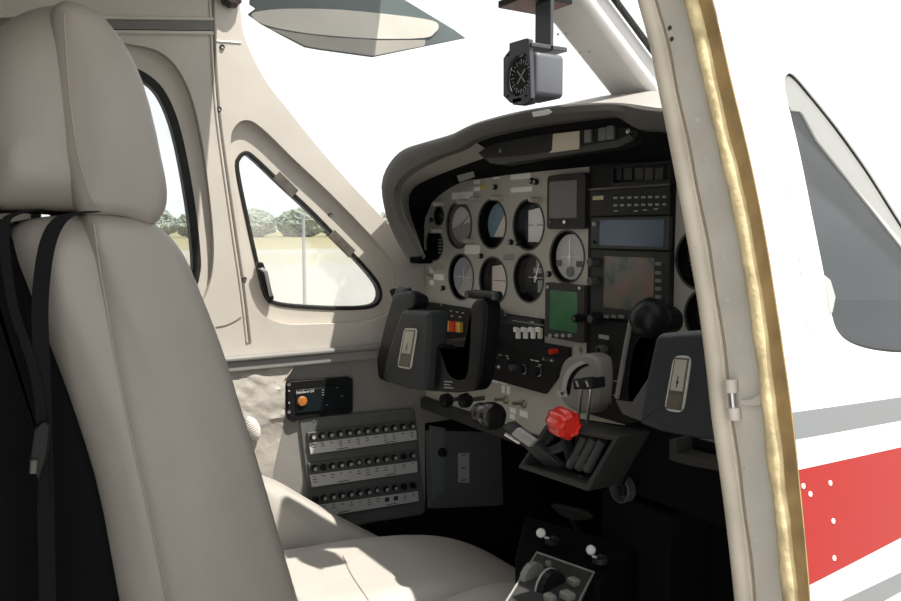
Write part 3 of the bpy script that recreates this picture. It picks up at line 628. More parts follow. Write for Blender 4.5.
names = {'white/grey': ('attitude_gauge', 'round gauge with white upper and grey lower dial, left end of the upper gauge row'), 'blue/cream': ('horizon_gauge', 'round gauge with a blue and cream split dial in the upper row'),
 'ivory': ('airspeed_gauge', 'round gauge with a plain ivory vertical band in the upper row beside the dark tablet'), 'hazy': ('course_gauge', 'hazy grey round gauge with a white cross in the lower gauge row'),
 'tan': ('altimeter_gauge', 'round gauge with tan dial directly above the left yoke grip'), 'dark': ('turn_gauge', 'black dial round gauge with white marks, right of the lower gauge row'), 'silver': ('compass_gauge', 'silvery round gauge with white centre line above the green screen'),
 'mini': ('mini_gauge', 'smallest oval looking gauge near the upper left corner of the panel'), 'strip': ('engine_gauge', 'small black gauge with strip marks at the far left edge of the panel'),
 'right': ('pressure_gauge', 'topmost black gauge between radio stack and door jamb'), 'tach': ('tachometer', 'large black gauge with ring of pale marks between radio stack and door jamb'), 'right2': ('fuel_gauge', 'lowest black gauge between radio stack and door jamb above the right yoke')}
for c, R, k in GI:
    nm, lb = names[k]; gt = thing(nm, lb, 'gauge', c)
    dep = (0.009 if k in ('white/grey', 'hazy', 'silver') else 0.018) if R > 0.03 else 0.010
    bm = BM(); lathe(bm, (c.x, YP, c.z), (0, 1, 0), [(R-0.0004, -0.0004), (R-0.0004, dep), (0, dep)], 40)
    lathe(bm, (c.x, YP, c.z), (0, 1, 0), [(R-0.0012, -0.0004), (R-0.0012, dep-0.001)], 40); obj('case', bm, blackm, gt, smooth=True)
    bm = BM(); lathe(bm, (c.x, YP, c.z), (0, -1, 0), [(R-0.0015, -0.001), (R-0.0015, 0.0012), (R+0.0010, 0.0012), (R+0.0012, 0.0001)], 40); obj('bezel', bm, mat('bezel_dark', (0.06, 0.058, 0.05), 0.5), gt, smooth=True)
    c1_, c2_ = dials[k]; dy = YP+dep-0.0015; rr = R*0.86 if R > 0.03 else R*0.9
    m1 = mat('dial_'+k, c1_, 0.5, var=0.03)
    if k in ('ivory', 'tan'):
        bm = BM(); lathe(bm, (c.x, dy, c.z), (0, 1, 0), [(rr, 0), (rr, .001), (0, .001)], 40); obj('dial_back', bm, black, gt)
        w0 = -0.62 if k == 'ivory' else -0.72; h0 = 0.80
        pts = [(c.x+x_*rr, c.z+z_*rr) for x_, z_ in ((w0, h0*0.85), (0.15, h0*0.98), (0.5, h0), (0.62, 0.5), (0.66, -0.1), (0.6, -0.78), (w0, -0.78))]
        obj('dial', slab(pts, [], 'y', dy-0.001, dy-0.0002), m1, gt)
    else:
        bm = BM(); lathe(bm, (c.x, dy, c.z), (0, -1, 0), [(rr, -0.0005), (rr, 0.0004), (0, 0.0004)], 40); obj('dial', bm, m1, gt)
    if c2_:
        a0 = {'white/grey': 190, 'blue/cream': 50, 'hazy': 50}[k]
        pts = [(c.x+rr*.97*math.cos(math.radians(a0+180*j/20)), c.z+rr*.97*math.sin(math.radians(a0+180*j/20))) for j in range(21)]
        obj('dial_sector', slab(pts, [], 'y', dy-0.0014, dy-0.0006), mat('dial2_'+k, c2_, 0.5, var=0.03), gt)
        if k == 'white/grey':
            obj('dial_ring', slab(circ((c.x, c.z), R*.97), [circ((c.x, c.z), rr*.9)], 'y', dy-0.004, dy-0.0016), mat('dial_ring_grey', (.16, .155, .145), .5), gt)
        if k == 'blue/cream':
            obj('dial_mask', slab(circ((c.x, c.z), rr*1.02), [[(c.x-rr*.99, c.z-rr*.62), (c.x+rr*.74, c.z-rr*.62)]+[(c.x+rr*.99*math.cos(math.radians(q)), c.z+rr*.99*math.sin(math.radians(q))) for q in range(-30, 181, 15)]], 'y', dy-0.003, dy-0.0016), black, gt)
    # marks
    bm = BM(); nk = {'dark': 0, 'ivory': 0, 'tan': 0, 'mini': 5, 'strip': 0, 'tach': 30, 'right2': 9, 'right': 0}.get(k, 24)
    for j in range(nk):
        a = math.radians(360*j/nk); rot = Matrix.Rotation(a, 3, 'Y'); box(bm, Vector((c.x, dy-0.0018, c.z))+rot @ Vector((0, 0, rr*0.87)), (R*0.022 if k != 'tach' else R*0.04, 0.0005, R*(0.11 if j % 2 == 0 else 0.06)), rot)
    if k == 'strip':
        for j in range(5): box(bm, (c.x+R*.35, dy-0.0018, c.z+R*(0.3-0.2*j)), (R*0.5, 0.0005, R*0.06))
    if k in ('tach',):
        for j in range(12): box(bm, (c.x+R*(0.1+0.02*(j % 3)), dy-0.0018, c.z+R*(0.62-0.11*j)), (R*0.3, 0.0005, R*0.04))
    if k in ('hazy', 'silver', 'white/grey', 'dark', 'ivory', 'tan'):
        box(bm, (c.x+R*.05, dy-0.0022, c.z), (R*1.1, 0.0005, R*0.025))
    if k in ('hazy', 'silver'): box(bm, (c.x, dy-0.0024, c.z+R*.1), (R*0.05, 0.0005, R*(0.5 if k == 'hazy' else 1.2)))
    if len(bm.verts): obj('dial_marks', bm, ink if k in ('ivory', 'tan') else (whitep if k in ('hazy', 'silver', 'dark', 'strip') else greyp), gt)
    else: bm.free()
    if k in ('dark', 'silver', 'white/grey', 'mini', 'tach', 'right2', 'ivory'):
        ang = {'dark': 20, 'silver': 0, 'white/grey': 55, 'mini': 120, 'tach': 200, 'right2': 30, 'ivory': 70}[k]; rot = Matrix.Rotation(math.radians(ang), 3, 'Y')
        bm = BM(); o = Vector((c.x, dy-0.003, c.z)); vs_ = [o+rot @ Vector(q) for q in ((-R*.04, 0, -R*.2), (R*.04, 0, -R*.2), (R*.03, 0, R*.5), (0, 0, R*.7), (-R*.03, 0, R*.5))]; prism(bm, vs_, (0, 0.0005, 0)); lathe(bm, o, (0, -1, 0), [(R*.09, -.0004), (R*.08, .001), (0, .001)], 16)
        obj('needle', bm, whitek if k in ('dark', 'silver', 'ivory') else greyp, gt)
    if k == 'dark':
        bm = BM(); box(bm, (c.x+R*.1, dy-0.002, c.z+R*.3), (R*.5, .0006, R*.22)); box(bm, (c.x+R*.1, dy-0.002, c.z+R*.6), (R*.16, .0006, R*.3)); box(bm, (c.x+R*.3, dy-0.002, c.z-R*.35), (R*.35, .0006, R*.5)); obj('turn_markings', bm, greyp, gt)
    if k == 'silver':
        bm = BM(); box(bm, (c.x-R*.62, dy-0.003, c.z-R*.25), (R*.3, .001, R*.22)); box(bm, (c.x+R*.55, dy-0.003, c.z-R*.25), (R*.3, .001, R*.22)); lathe(bm, (c.x+R*.05, dy-0.003, c.z-R*.55), (0, -1, 0), [(R*.2, 0), (R*.2, .001), (0, .001)], 16); obj('dial_windows', bm, dkmetal, gt)
    bm = BM(); lathe(bm, (c.x, YP+0.003, c.z), (0, 1, 0), [(R-0.0016, 0), (R-0.0016, 0.001), (0, 0.001), (0, 0), (R-0.0016, 0)], 40); obj('cover_glass', bm, instglass, gt, smooth=True)

def knob(parent, px, py, r, L, m, name='knob', d=0.0, fl=0, cap=None):
    c = PP(px, py, d); bm = BM(); lathe(bm, c, (0, -1, 0), [(r*.9, -0.0005), (r, L*.15), (r*.94, L*.85), (r*.8, L), (0, L)], 20, fl, 0.05 if fl else 0)
    o = obj(name, bm, m, parent, smooth=True)
    if cap: bm = BM(); lathe(bm, c+Vector((0, -L, 0)), (0, -1, 0), [(r*.6, -0.0001), (r*.55, .0006), (0, .0006)], 16); obj('knob_cap', bm, cap, o)
    return o
def rect(px0, px1, py0, py1, d=0.0, pxc=None):
    pxc = pxc or (px0+px1)/2; a = PP(px0, (py0+py1)/2, d).x; b_ = PP(px1, (py0+py1)/2, d).x; return a, b_, PP(pxc, py1, d).z, PP(pxc, py0, d).z
def plate(parent, name, R4, d0, d1, m, r=0.002, bevel=0.0):
    x0, x1, z0, z1 = R4; return obj(name, slab(rrect(x0, x1, z0, z1, min(r, (z1-z0)/2.2, (x1-x0)/2.2)), [], 'y', YP-d0, YP-d1), m, parent, bevel=bevel)
# knobs and labels screwed on to the panel itself
tan_k = mat('grey_knob', (0.48, 0.45, 0.40), 0.4); pale = mat('pale_label', (0.93, 0.92, 0.87), 0.6)
for q in ((441, 205), (463, 203), (479, 199), (499, 199), (440, 231), (472, 241), (537, 201), (510, 258), (514, 315-60)): pass
for px, py in ((443, 204), (467, 202), (481, 199), (502, 198), (441, 231), (474, 241), (541, 200), (513, 257), (442, 268)): 
    c = PP(px, py); bm = BM(); tube(bm, [c, c+Vector((0, -0.020, 0))], 0.0042, 12); lathe(bm, c+Vector((0, -0.020, 0)), (0, -1, 0), [(0.0042, 0), (0.003, .002), (0, .002)], 12); obj('gauge_knob', bm, tan_k, ip, smooth=True)
for px, py in ((484, 187), (496, 187), (512, 242), (550, 274), (533, 181), (537, 182), (432, 220), (444, 288), (482, 256), (519, 243)):
    knob(ip, px, py, 0.0045, 0.006, yellowp if px == 484 else black, 'button', cap=greyp)
for a, b_, c, d_, f in ((452, 473, 192, 199, 1), (474, 480, 180, 184, 1), (474, 480, 187, 191, 1), (511, 531, 174, 179, 0), (511, 532, 187, 192, 0), (465, 480, 245, 254, 0), (430, 434, 267, 273, 0), (430, 434, 280, 285, 0), (434, 444, 274, 280, 0), (493, 499, 177, 179, 1)):
    plate(ip, 'label', rect(a, b_, c, d_), 0, 0.0008, pale, 0.0005)
bm = BM(); tube(bm, [PP(427, 274, 0.012), PP(433, 277, 0)], 0.0018, 8); obj('toggle', bm, silver, ip, smooth=True)
for px, py in ((429, 219), (440, 291), (585, 200)):
    bm = BM(); lathe(bm, PP(px, py), (0, -1, 0), [(0.0024, -.0002), (0.002, 0.0012), (0, 0.0014)], 10); obj('panel_screw', bm, silver, ip, smooth=True)
p = PP(465, 174, 0.006)
bm = BM(); prism(bm, [PP(*q, 0.035) for q in ((456, 174), (472, 169), (474, 177), (459, 182))], (0, 0.002, 0)); obj('hood_label', bm, mat('dim_label', (0.30, 0.30, 0.28), 0.6), gs)
# black glove tablet next to the gauges
tb = thing('clock_display', 'black framed dark grey display at the top centre of the gauges', 'display', PP(566, 201))
plate(tb, 'frame', rect(547, 585, 174, 229, 0.010), 0, 0.010, mat('tablet_black', (0.022, 0.021, 0.02), 0.45), 0.006, 0.001)
plate(tb, 'screen', rect(549.5, 577, 181, 218, 0.010), 0.010, 0.0106, mat('lcd_grey', (0.105, 0.10, 0.095), 0.25), 0.001)
knob(tb, 566, 222, 0.0032, 0.004, silver, 'button', 0.010)
knob(tb, 551, 222, 0.002, 0.002, dkmetal, 'button', 0.010)
# green screen
gd = thing('green_display', 'small square engine display with a green screen', 'display', PP(564, 312))
plate(gd, 'frame', rect(545, 584, 284, 340, 0.010), 0, 0.010, mat('display_frame', (0.05, 0.048, 0.045), 0.5), 0.003, 0.001)
plate(gd, 'screen', rect(550, 577.5, 291, 331, 0.010), 0.010, 0.0106, mat('lcd_green', (0.055, 0.17, 0.075), 0.3, var=0.25, vscale=25), 0.003)
for px in (551, 557.5, 564, 570.5): knob(gd, px, 335.5, 0.0028, 0.004, mat('button_grey', (0.42, 0.41, 0.39), 0.4), 'button', 0.010)
for q in ((548, 287), (580, 288)): knob(gd, q[0], q[1], 0.0025, 0.002, silver, 'frame_screw', 0.010)
knob(gd, 583.5, 318, 0.006, 0.018, black, 'selector_knob', 0.010, 8, dkmetal)

# centre radio stack
rs = thing('radio_rack', 'tall black radio rack in the middle of the panel', 'rack', PP(630, 250))
plate(rs, 'rack_frame', (PP(588, 250, .004).x, PP(672.5, 250, .004).x, PP(630, 425).z, PP(630, 162).z), 0, 0.004, mat('rack_black', (0.010, 0.010, 0.010), 0.6), 0.001)
bm = BM(); a, b_, c, d_ = rect(589, 671, 186, 188, 0.004); box2(bm, (a, YP-0.006, c), (b_, YP-0.004, d_)); obj('rack_strip', bm, mat('strip_bronze', (0.12, 0.10, 0.08), 0.4), rs)
an = thing('annunciator_unit', 'recessed black warning light unit at the top of the radio rack', 'radio', PP(642, 175))
RA = rect(611, 671, 163, 185, 0.012)
obj('surround', slab(rrect(*RA, .002), [rrect(RA[0]+.004, RA[1]-.004, RA[2]+.005, RA[3]-.003, .002)], 'y', YP-0.004, YP-0.012), black, an)
for px in (618, 629, 640, 650, 660):
    plate(an, 'warning_light', rect(px-4, px+4, 168, 180, 0.004), 0.004, 0.006, mat('lamp_dark%d' % (px % 2), (0.055, 0.052, 0.048) if px % 2 == 0 else (0.035, 0.034, 0.033), 0.4), 0.0005)
au = thing('audio_panel', 'black audio panel with two rows of small keys and a yellow readout', 'radio', PP(630, 202))
plate(au, 'faceplate', rect(590, 670, 189, 215, 0.009), 0.004, 0.009, mat('face_black', (0.016, 0.016, 0.016), 0.45), 0.001)
plate(au, 'readout', rect(593, 603.5, 196, 200, 0.009), 0.009, 0.0095, mat('readout_yellow', (0.48, 0.45, 0.25), 0.5, var=0.3, vscale=300), 0.0004)
for row, py in enumerate((198, 205.5)):
    for k in range(8):
        x_ = 614+k*7; plate(au, 'key', rect(x_, x_+3.6, py-1.2-0.15*k, py+0.9-0.15*k, 0.009), 0.009, 0.0105, mat('key_grey', (0.30, 0.30, 0.29), 0.5), 0.0004)
for px, py in ((616, 211), (636, 211), (645, 210), (656, 209)): plate(au, 'caption', rect(px-2, px+2, py-.6, py+.6, 0.009), 0.009, 0.0093, greyp, 0.0001)
nv = thing('blue_display', 'wide navigation display with a blue grey screen in the radio rack', 'display', PP(630, 233))
plate(nv, 'frame', rect(591, 669, 217, 249, 0.010), 0.004, 0.010, mat('frame_grey', (0.05, 0.053, 0.052), 0.45), 0.001, 0.0006)
plate(nv, 'screen', rect(600, 664, 220, 246, 0.010), 0.010, 0.0106, mat('lcd_blue', (0.075, 0.105, 0.165), 0.2, var=0.12, vscale=12), 0.001)
knob(nv, 595.5, 224, 0.003, 0.004, greyp, 'knob', 0.010); knob(nv, 595, 242, 0.002, 0.003, black, 'knob', 0.010)
mf = thing('map_display', 'square moving map display with a brownish green screen in the radio rack', 'display', PP(630, 285))
plate(mf, 'frame', rect(591, 669, 251, 320, 0.010), 0.004, 0.010, mat('frame_dark', (0.030, 0.031, 0.031), 0.45), 0.001, 0.0006)
mm = bpy.data.materials.new('map_screen'); mm.use_nodes = True; t = mm.node_tree; b = t.nodes['Principled BSDF']; b.inputs['Roughness'].default_value = 0.25
tc = t.nodes.new('ShaderNodeTexCoord'); n = t.nodes.new('ShaderNodeTexNoise'); n.inputs['Scale'].default_value = 30; n.inputs['Detail'].default_value = 6; r = t.nodes.new('ShaderNodeValToRGB')
e = r.color_ramp.elements; e[0].position = .34; e[0].color = (.05, .085, .075, 1); e[1].position = .68; e[1].color = (.22, .13, .11, 1); q = e.new(.47); q.color = (.14, .135, .11, 1)
t.links.new(tc.outputs['Object'], n.inputs['Vector']); t.links.new(n.outputs['Fac'], r.inputs['Fac']); t.links.new(r.outputs['Color'], b.inputs['Base Color'])
plate(mf, 'screen', rect(604, 654, 257, 310, 0.010), 0.010, 0.0106, mm, 0.001)
for py in (264, 273, 281, 289, 297, 302): plate(mf, 'key', rect(656, 662, py-2, py+1.5, 0.010), 0.010, 0.012, mat('key_pale', (0.16, 0.16, 0.15), 0.5), 0.0005)
for px in (607, 614.5, 622): plate(mf, 'key', rect(px-2.5, px+2.5, 315, 318, 0.010), 0.010, 0.012, MATS['key_pale'], 0.0005)
for py in (262, 281): knob(mf, 597, py, 0.0065, 0.014, mat('knob_grey', (0.07, 0.072, 0.07), 0.4), 'knob', 0.010, 10)
knob(mf, 600, 318, 0.0085, 0.018, black, 'selector_knob', 0.010, 10, dkmetal)
ra = thing('selector_unit', 'black radio unit with a round selector knob below the map display', 'radio', PP(606, 345))
plate(ra, 'faceplate', rect(590, 671, 324, 372, 0.008), 0.004, 0.008, MATS['face_black'], 0.001)
plate(ra, 'readout', rect(599, 609, 335, 339, 0.008), 0.008, 0.0086, greyp, 0.0004)
knob(ra, 605, 350, 0.0075, 0.012, mat('knob_mid', (0.10, 0.10, 0.095), 0.4), 'knob', 0.008, 8, black)
plate(ra, 'lcd', rect(597, 599, 365, 380, 0.004), 0.004, 0.0045, greyp, 0.0002)
bm = BM(); 
for a_, b__ in (((611, 381), (611, 404)), ((611, 381), (617, 381)), ((606, 395), (617, 395))): tube(bm, [PP(*a_, .0085), PP(*b__, .0085)], 0.0006, 6)
obj('selector_lines', bm, greyp, ra)

# lower left black switch panel
LP_ = thing('switch_console', 'black lower console with white rocker and toggle switches left of the quadrant', 'console', PP(500, 350))
z_t = PP(485, 310).z; z_b = PP(520, 386).z
xa = PP(427, 310).x; xb = PP(545, 330).x; xc = PP(572, 352).x
zm = PP(560, 345).z
obj('panel_body', slab([(xa, z_t), (xb, z_t), (xb, zm), (xc, zm), (xc, zm-0.02), (PP(548, 385).x, z_b), (xa, z_b)], [], 'y', YP, YP-0.006), mat('switch_black', (0.014, 0.014, 0.0145), 0.5), LP_, bevel=0.001)
obj('upper_strip', slab(rrect(PP(474, 310).x, PP(544, 325).x, PP(520, 325).z, z_t-0.002, 0.002), [], 'y', YP-0.006, YP-0.007), mat('strip_dark', (0.045, 0.045, 0.043), 0.6), LP_)
for a in (517, 524.5, 532, 539):
    R4 = rect(a+.6, a+3.8, 328, 338.5, 0.006)
    o = plate(LP_, 'rocker_switch', R4, 0.006, 0.010, whitek if a < 539 else mat('aged_white', (0.62, 0.58, 0.42), 0.4), 0.001, 0.0012)
    bm = BM(); cx_ = (R4[0]+R4[1])/2; box(bm, (cx_, YP-0.0125, R4[3]-0.002), (0.0082, 0.005, 0.0075)); obj('rocker_tip', bm, whitek, o, bevel=0.001)
for i_, (q, mm_) in enumerate((((451, 326), yellowp), ((456, 326), redp), ((460.5, 327), yellowp))):
    plate(LP_, 'trim_switch', rect(q[0]-2.4, q[0]+2.4, q[1]-5, q[1]+5, .006), 0.006, 0.012+0.004*(i_ == 1), mm_, 0.001, 0.0008)
for px, py, r, m_ in ((501, 314, 0.010, mat('knob_charcoal', (0.06, 0.058, 0.055), 0.4)), (495, 326, 0.005, mat('aged_knob', (0.45, 0.45, 0.38), 0.4)), (557, 351, 0.0042, redp)):
    knob(LP_, px, py, r, 0.014, m_, 'knob', 0.006, 8)
for px, py in ((489, 365), (499, 367), (552, 361)):
    p = PP(px, py, .006); bm = BM(); lathe(bm, p, (0, -1, 0), [(0.004, 0), (0.004, .002), (0.0025, .004)], 14); tube(bm, [p, p+Vector((-0.001, -0.016, 0.004))], [0.0016, 0.0026], 10); obj('toggle', bm, silver, LP_, smooth=True)
for px, py in ((525, 369), (540, 371)):
    p = PP(px, py, .006); bm = BM(); lathe(bm, p, (0, -1, 0), [(0.0075, 0), (0.0075, .003), (0.006, .012), (0, .012)], 18); o = obj('knob', bm, black, LP_, smooth=True)
    bm = BM(); lathe(bm, p+Vector((0, -.003, 0)), (0, -1, 0), [(0.0078, -.001), (0.0078, .0015), (0.0062, .002)], 18); obj('knob_ring', bm, silver, o, smooth=True)
knob(LP_, 516, 367, 0.005, 0.012, mat('knob_violet', (0.10, 0.085, 0.10), 0.3), 'knob', 0.006)
bm = BM(); random.seed(3)
for (px, py) in ((451, 311), (457, 312), (463, 313), (452, 316), (460, 317), (441, 305), (505, 315), (522, 315), (530, 315), (537, 314), (536, 317), (495, 354), (500, 355), (507, 356), (496, 357.5), (508, 358.5), (532, 360), (537, 361), (540, 365), (532, 322)):
    p = PP(px, py, .0075); box(bm, p, (random.uniform(.004, .010), 0.0006, 0.0016))
obj('caption', bm, mat('caption_white', (.55, .55, .53), .6), LP_)
plate(LP_, 'caption_line', rect(512, 544, 322.5, 323.3, .007), 0.007, 0.0074, greyp, 0.0001)
# labels and toggles on the grey lower panel
for a, b_, c, d_ in ((481, 489, 377, 381), (491, 498, 378.5, 382.5), (499, 507, 380, 384), (502, 505, 385, 393), (507, 510, 386, 394), (510, 516, 408, 413), (510, 515, 414, 419), (520, 528, 411, 417)):
    plate(ip, 'label', rect(a, b_, c, d_), 0, 0.0008, mat('label_white', (0.92, 0.92, 0.88), 0.6), 0.0004)
for px, py in ((506, 400), (524, 404)):
    p = PP(px, py); bm = BM(); lathe(bm, p, (0, -1, 0), [(0.007, 0), (0.006, .003), (0.003, .005)], 16); tube(bm, [p, p+Vector((-0.006, -0.018, 0.002))], [0.002, 0.003], 10); obj('toggle', bm, mat('brass_dull', (0.28, 0.25, 0.18), 0.4, metal=0.7), ip, smooth=True)
bm = BM(); p = PP(581, 350); lathe(bm, p, (0, -1, 0), [(0.004, -.0002), (0.004, .001), (0, .002)], 12); obj('panel_screw', bm, mat('worn_screw', (.2, .18, .15), .5), ip)
# dark padded lower edge of the panel
bm = BM(); x0, x1 = xl, 0.10
prism(bm, [(x0, YP-0.012, zbot-0.022), (x0, YP-0.012, zbot-0.001), (x0, YP+0.02, zbot-0.001), (x0, YP+0.02, zbot-0.022)], (x1-x0, 0, 0)); obj('trim_13', bm, mat('lower_edge', (0.045, 0.045, 0.042), 0.6), kind='structure', bevel=0.004)
bm = BM(); prism(bm, [(0.02, YP-0.03, zbot-.02), (0.02, YP-0.03, PP(640, 420).z), (0.02, YP-0.006, PP(640, 420).z), (0.02, YP-0.006, zbot-.02)], (0.37, 0, 0)); obj('trim_14', bm, blackm, kind='structure', bevel=0.003)

# black knobs hanging under the left yoke
for px, lab in ((450, 'left'), (469, 'right')):
    p = PP(px, 400, .03); bk = thing('push_pull_knob', 'dark push pull knob just under the left yoke, %s of the pair' % lab, 'knob', p, 'knobs under the left yoke')
    bm = BM(); lathe(bm, p, (0, -1, 0), [(0.009, -.002), (0.0125, .004), (0.0115, .015), (0.007, .018), (0, .018)], 18, 8, .06); obj('knob_head', bm, yokeb, bk, smooth=True)
    bm = BM(); tube(bm, [p, p+Vector((0, .031, 0))], 0.004, 10); obj('knob_shaft', bm, dkmetal, bk, smooth=True)

# ------------------------------------------------------------------ yokes
def yoke(name, label, front, yf, dep, clockbox, horns, yh, hd, shaft, mirror=None):
    root = thing(name, label, 'yoke', on(*shaft, 'y', YP))
    F = [on(q[0], q[1], 'y', yf) for q in sp(front, 1)]
    def dens(L, n=6):
        o = []
        for i in range(len(L)):
            a = L[i-1]; b_ = L[i]; c = L[(i+1) % len(L)]
            p1 = b_.lerp(a, min(0.008/(a-b_).length, .45)); p2 = b_.lerp(c, min(0.008/(c-b_).length, .45))
            for k in range(n+1):
                t_ = k/n; o.append(p1*(1-t_)**2+b_*2*t_*(1-t_)+p2*t_*t_)
        return o
    bm = BM(); pillow(bm, dens(F), 'y', dep, 0.006, 0.0); obj('hub_cover', bm, yokem, root, smooth=True)
    for nm_, L, m_ in horns:
        P = dens([on(q[0], q[1], 'y', yh) for q in L], 3); bm = BM(); pillow(bm, P, 'y', hd, 0.004, 0.0)
        obj(nm_, bm, m_, root, smooth=True)
        if mirror is not None:
            bm = BM(); pillow(bm, [Vector((2*mirror-q.x, q.y, q.z)) for q in P], 'y', hd, 0.004, 0.0); obj(nm_, bm, m_, root, smooth=True)
    s = on(*shaft, 'y', yf+dep); bm = BM(); tube(bm, [s-Vector((0, .01, 0)), Vector((s.x, YP-0.009, s.z))], 0.014, 20); obj('shaft', bm, dkmetal, root, smooth=True)
    # yoke clock
    a, b_, c, d_ = [on(q[0], q[1], 'y', yf) for q in clockbox]
    quad = [a, b_, c, d_]
    fr_ = dens(quad, 4); bm = BM(); prism(bm, [q+Vector((0, -0.0015, 0)) for q in fr_], (0, 0.0016, 0)); ck = obj('clock_frame', bm, mat('clock_rim', (0.60, 0.58, 0.53), 0.35), root)
    cen = (a+b_+c+d_)/4
    def qd(u0, u1, v0, v1):
        f = lambda u, v: (a.lerp(b_, u)).lerp(d_.lerp(c, u), v)
        return [f(u0, v0), f(u1, v0), f(u1, v1), f(u0, v1)]
    bm = BM(); prism(bm, [q+Vector((0, -0.0020, 0)) for q in qd(.09, .91, .04, .96)], (0, 0.0005, 0)); obj('clock_inlay', bm, mat('clock_dark_rim', (0.10, 0.095, 0.085), 0.4), root)
    bm = BM(); prism(bm, [q+Vector((0, -0.0025, 0)) for q in qd(.17, .83, .07, .62)], (0, 0.0005, 0)); obj('clock_face', bm, mat('clock_cream', (0.46, 0.43, 0.36), 0.35), root)
    bm = BM(); prism(bm, [q+Vector((0, -0.0025, 0)) for q in qd(.17, .83, .68, .93)], (0, 0.0005, 0)); obj('clock_window', bm, mat('clock_lcd', (0.13, 0.115, 0.085), 0.25), root)
    bm = BM(); m0 = qd(.5, .5, .36, .56); prism(bm, [m0[0]+Vector((-.0004, -.003, 0)), m0[0]+Vector((.0004, -.003, 0)), m0[2]+Vector((.0004, -.003, 0)), m0[2]+Vector((-.0004, -.003, 0))], (0, .0005, 0))
    c0_ = qd(.5, .5, .47, .47)[0]; lathe(bm, c0_+Vector((0, -.0026, 0)), (0, -1, 0), [(.0016, 0), (.0014, .0005), (0, .0005)], 12); obj('clock_mark', bm, ink, root)
    return root
yl = yoke('control_yoke', 'pilot side black control yoke with clock plate, in front of the left gauges',
 [(401, 310), (430, 312), (428, 350), (425, 391), (406, 389), (382, 380), (385, 360)], 0.585, 0.034,
 [(405, 328), (418, 328.5), (411.5, 369.5), (398, 367)],
 [('right_grip', [(470, 305), (475, 299), (482, 298), (486, 305), (486, 322), (483, 350), (480, 378), (474, 391), (455, 393), (424, 391), (428, 348), (440, 344), (449, 373), (458, 378), (466, 375), (469, 340)], yokeb),
  ('left_grip', [(393, 293), (404, 291), (415, 297), (415, 308), (404, 314), (398, 335), (392, 362), (388, 383), (378, 379), (376, 360), (384, 325)], yokeb)], 0.600, 0.026, (428, 350))
for px, py, L in ((473, 294, 24),):
    bm = BM(); a = on(472, 294, 'y', 0.610); b_ = on(499, 296, 'y', 0.610); tube(bm, [a, b_], 0.0065, 14); obj('trim_switch', bm, black, yl, smooth=True)
    for e_ in (a, b_):
        bm = BM(); lathe(bm, e_, (0, -1, 0), [(0.0055, .004), (0.0055, .009), (0.004, .010), (0, .008)], 14); obj('switch_cap', bm, dkmetal, yl, smooth=True)
bm = BM(); a = on(404, 294, 'y', 0.616); lathe(bm, a, (0.2, -0.3, 1), [(0.012, -.01), (0.015, 0), (0.013, .008), (0, .011)], 18); obj('thumb_button', bm, yokeb, yl, smooth=True)
bm = BM(); a = on(394, 293, 'y', 0.612); lathe(bm, a, (-0.3, -0.3, 1), [(0.006, -.01), (0.006, 0.006), (0, .008)], 12); obj('mic_button', bm, black, yl, smooth=True)
# leftover print on the yoke base
bm = BM()
for j, (x0, x1) in enumerate(((444, 452), (444, 450), (444, 453))): prism(bm, [on(x0, 381+3*j, 'y', .5985), on(x1, 381+3*j+.5, 'y', .5985), on(x1, 382+3*j+.5, 'y', .5985), on(x0, 382+3*j, 'y', .5985)], (0, .001, 0))
obj('grip_print', bm, greyp, yl)
yr = yoke('control_yoke', 'copilot side charcoal control yoke with clock plate, beside the door jamb',
 [(655, 334), (700, 331), (736, 333), (740, 442), (700, 440), (662, 433), (637, 424), (646, 375)], 0.570, 0.050,
 [(675, 355), (692.5, 356), (684, 413), (665, 410)],
 [('grip', [(631, 322), (634, 312), (645, 306), (657, 307), (665, 316), (664, 331), (652, 337), (638, 343), (633, 368), (630, 396), (634, 398), (646, 378), (652, 372), (668, 378), (662, 425), (640, 422), (622, 415), (614, 405), (619, 368)], yokeb)], 0.615, 0.030, (690, 385), mirror=0.262)
bm = BM(); lathe(bm, on(650, 318, 'y', 0.612), (-0.1, -0.8, 0.6), [(0.018, -.012), (0.022, 0), (0.018, .012), (0.009, .018), (0, .019)], 24); obj('thumb_rest', bm, yokeb, yr, smooth=True)
bm = BM(); a = [on(*q, 'y', .611) for q in ((632, 316), (625, 352), (617, 398))]; tube(bm, a, 0.0028, 8); obj('grip_edge', bm, mat('grip_edge_grey', (0.16, 0.155, 0.145), 0.4), yr, smooth=True)
bm = BM(); prism(bm, [on(*q, 'y', .612) for q in ((615, 400), (632, 402), (648, 378), (662, 376), (658, 424), (640, 421), (622, 414))], (0, .002, 0)); obj('grip_base', bm, mat('grip_base_grey', (0.085, 0.085, 0.08), 0.4), yr, bevel=.001)

# ------------------------------------------------------------------ power quadrant and levers
YQ = 0.66
Q = lambda px, py, y=YQ: on(px, py, 'y', y)
qd_ = thing('power_quadrant', 'throttle quadrant with curved grey cover and dark slotted tray', 'quadrant', Q(575, 440))
bm = BM(); pillow(bm, [Q(*q) for q in sp([(566, 358), (582, 354), (592, 355), (598, 362), (599, 385), (596, 405), (588, 414), (573, 411), (561, 401), (557, 388), (559, 370)], 4)], 'y', 0.026, 0.006); obj('cover', bm, mat('quadrant_grey', (0.26, 0.25, 0.225), 0.55), qd_, smooth=True)
bm = BM(); A_ = sp([(581, 361), (571, 366), (564, 376), (561, 391)], 5, closed=False); 
arc = [Q(q[0], q[1], YQ-.0012) for q in A_]+[Q(q[0]+4.5, q[1]+2.5, YQ-.0012) for q in A_[::-1]]
prism(bm, arc, (0, .0012, 0)); obj('slot_label', bm, mat('slot_white', (0.42, 0.42, 0.40), .5), qd_)
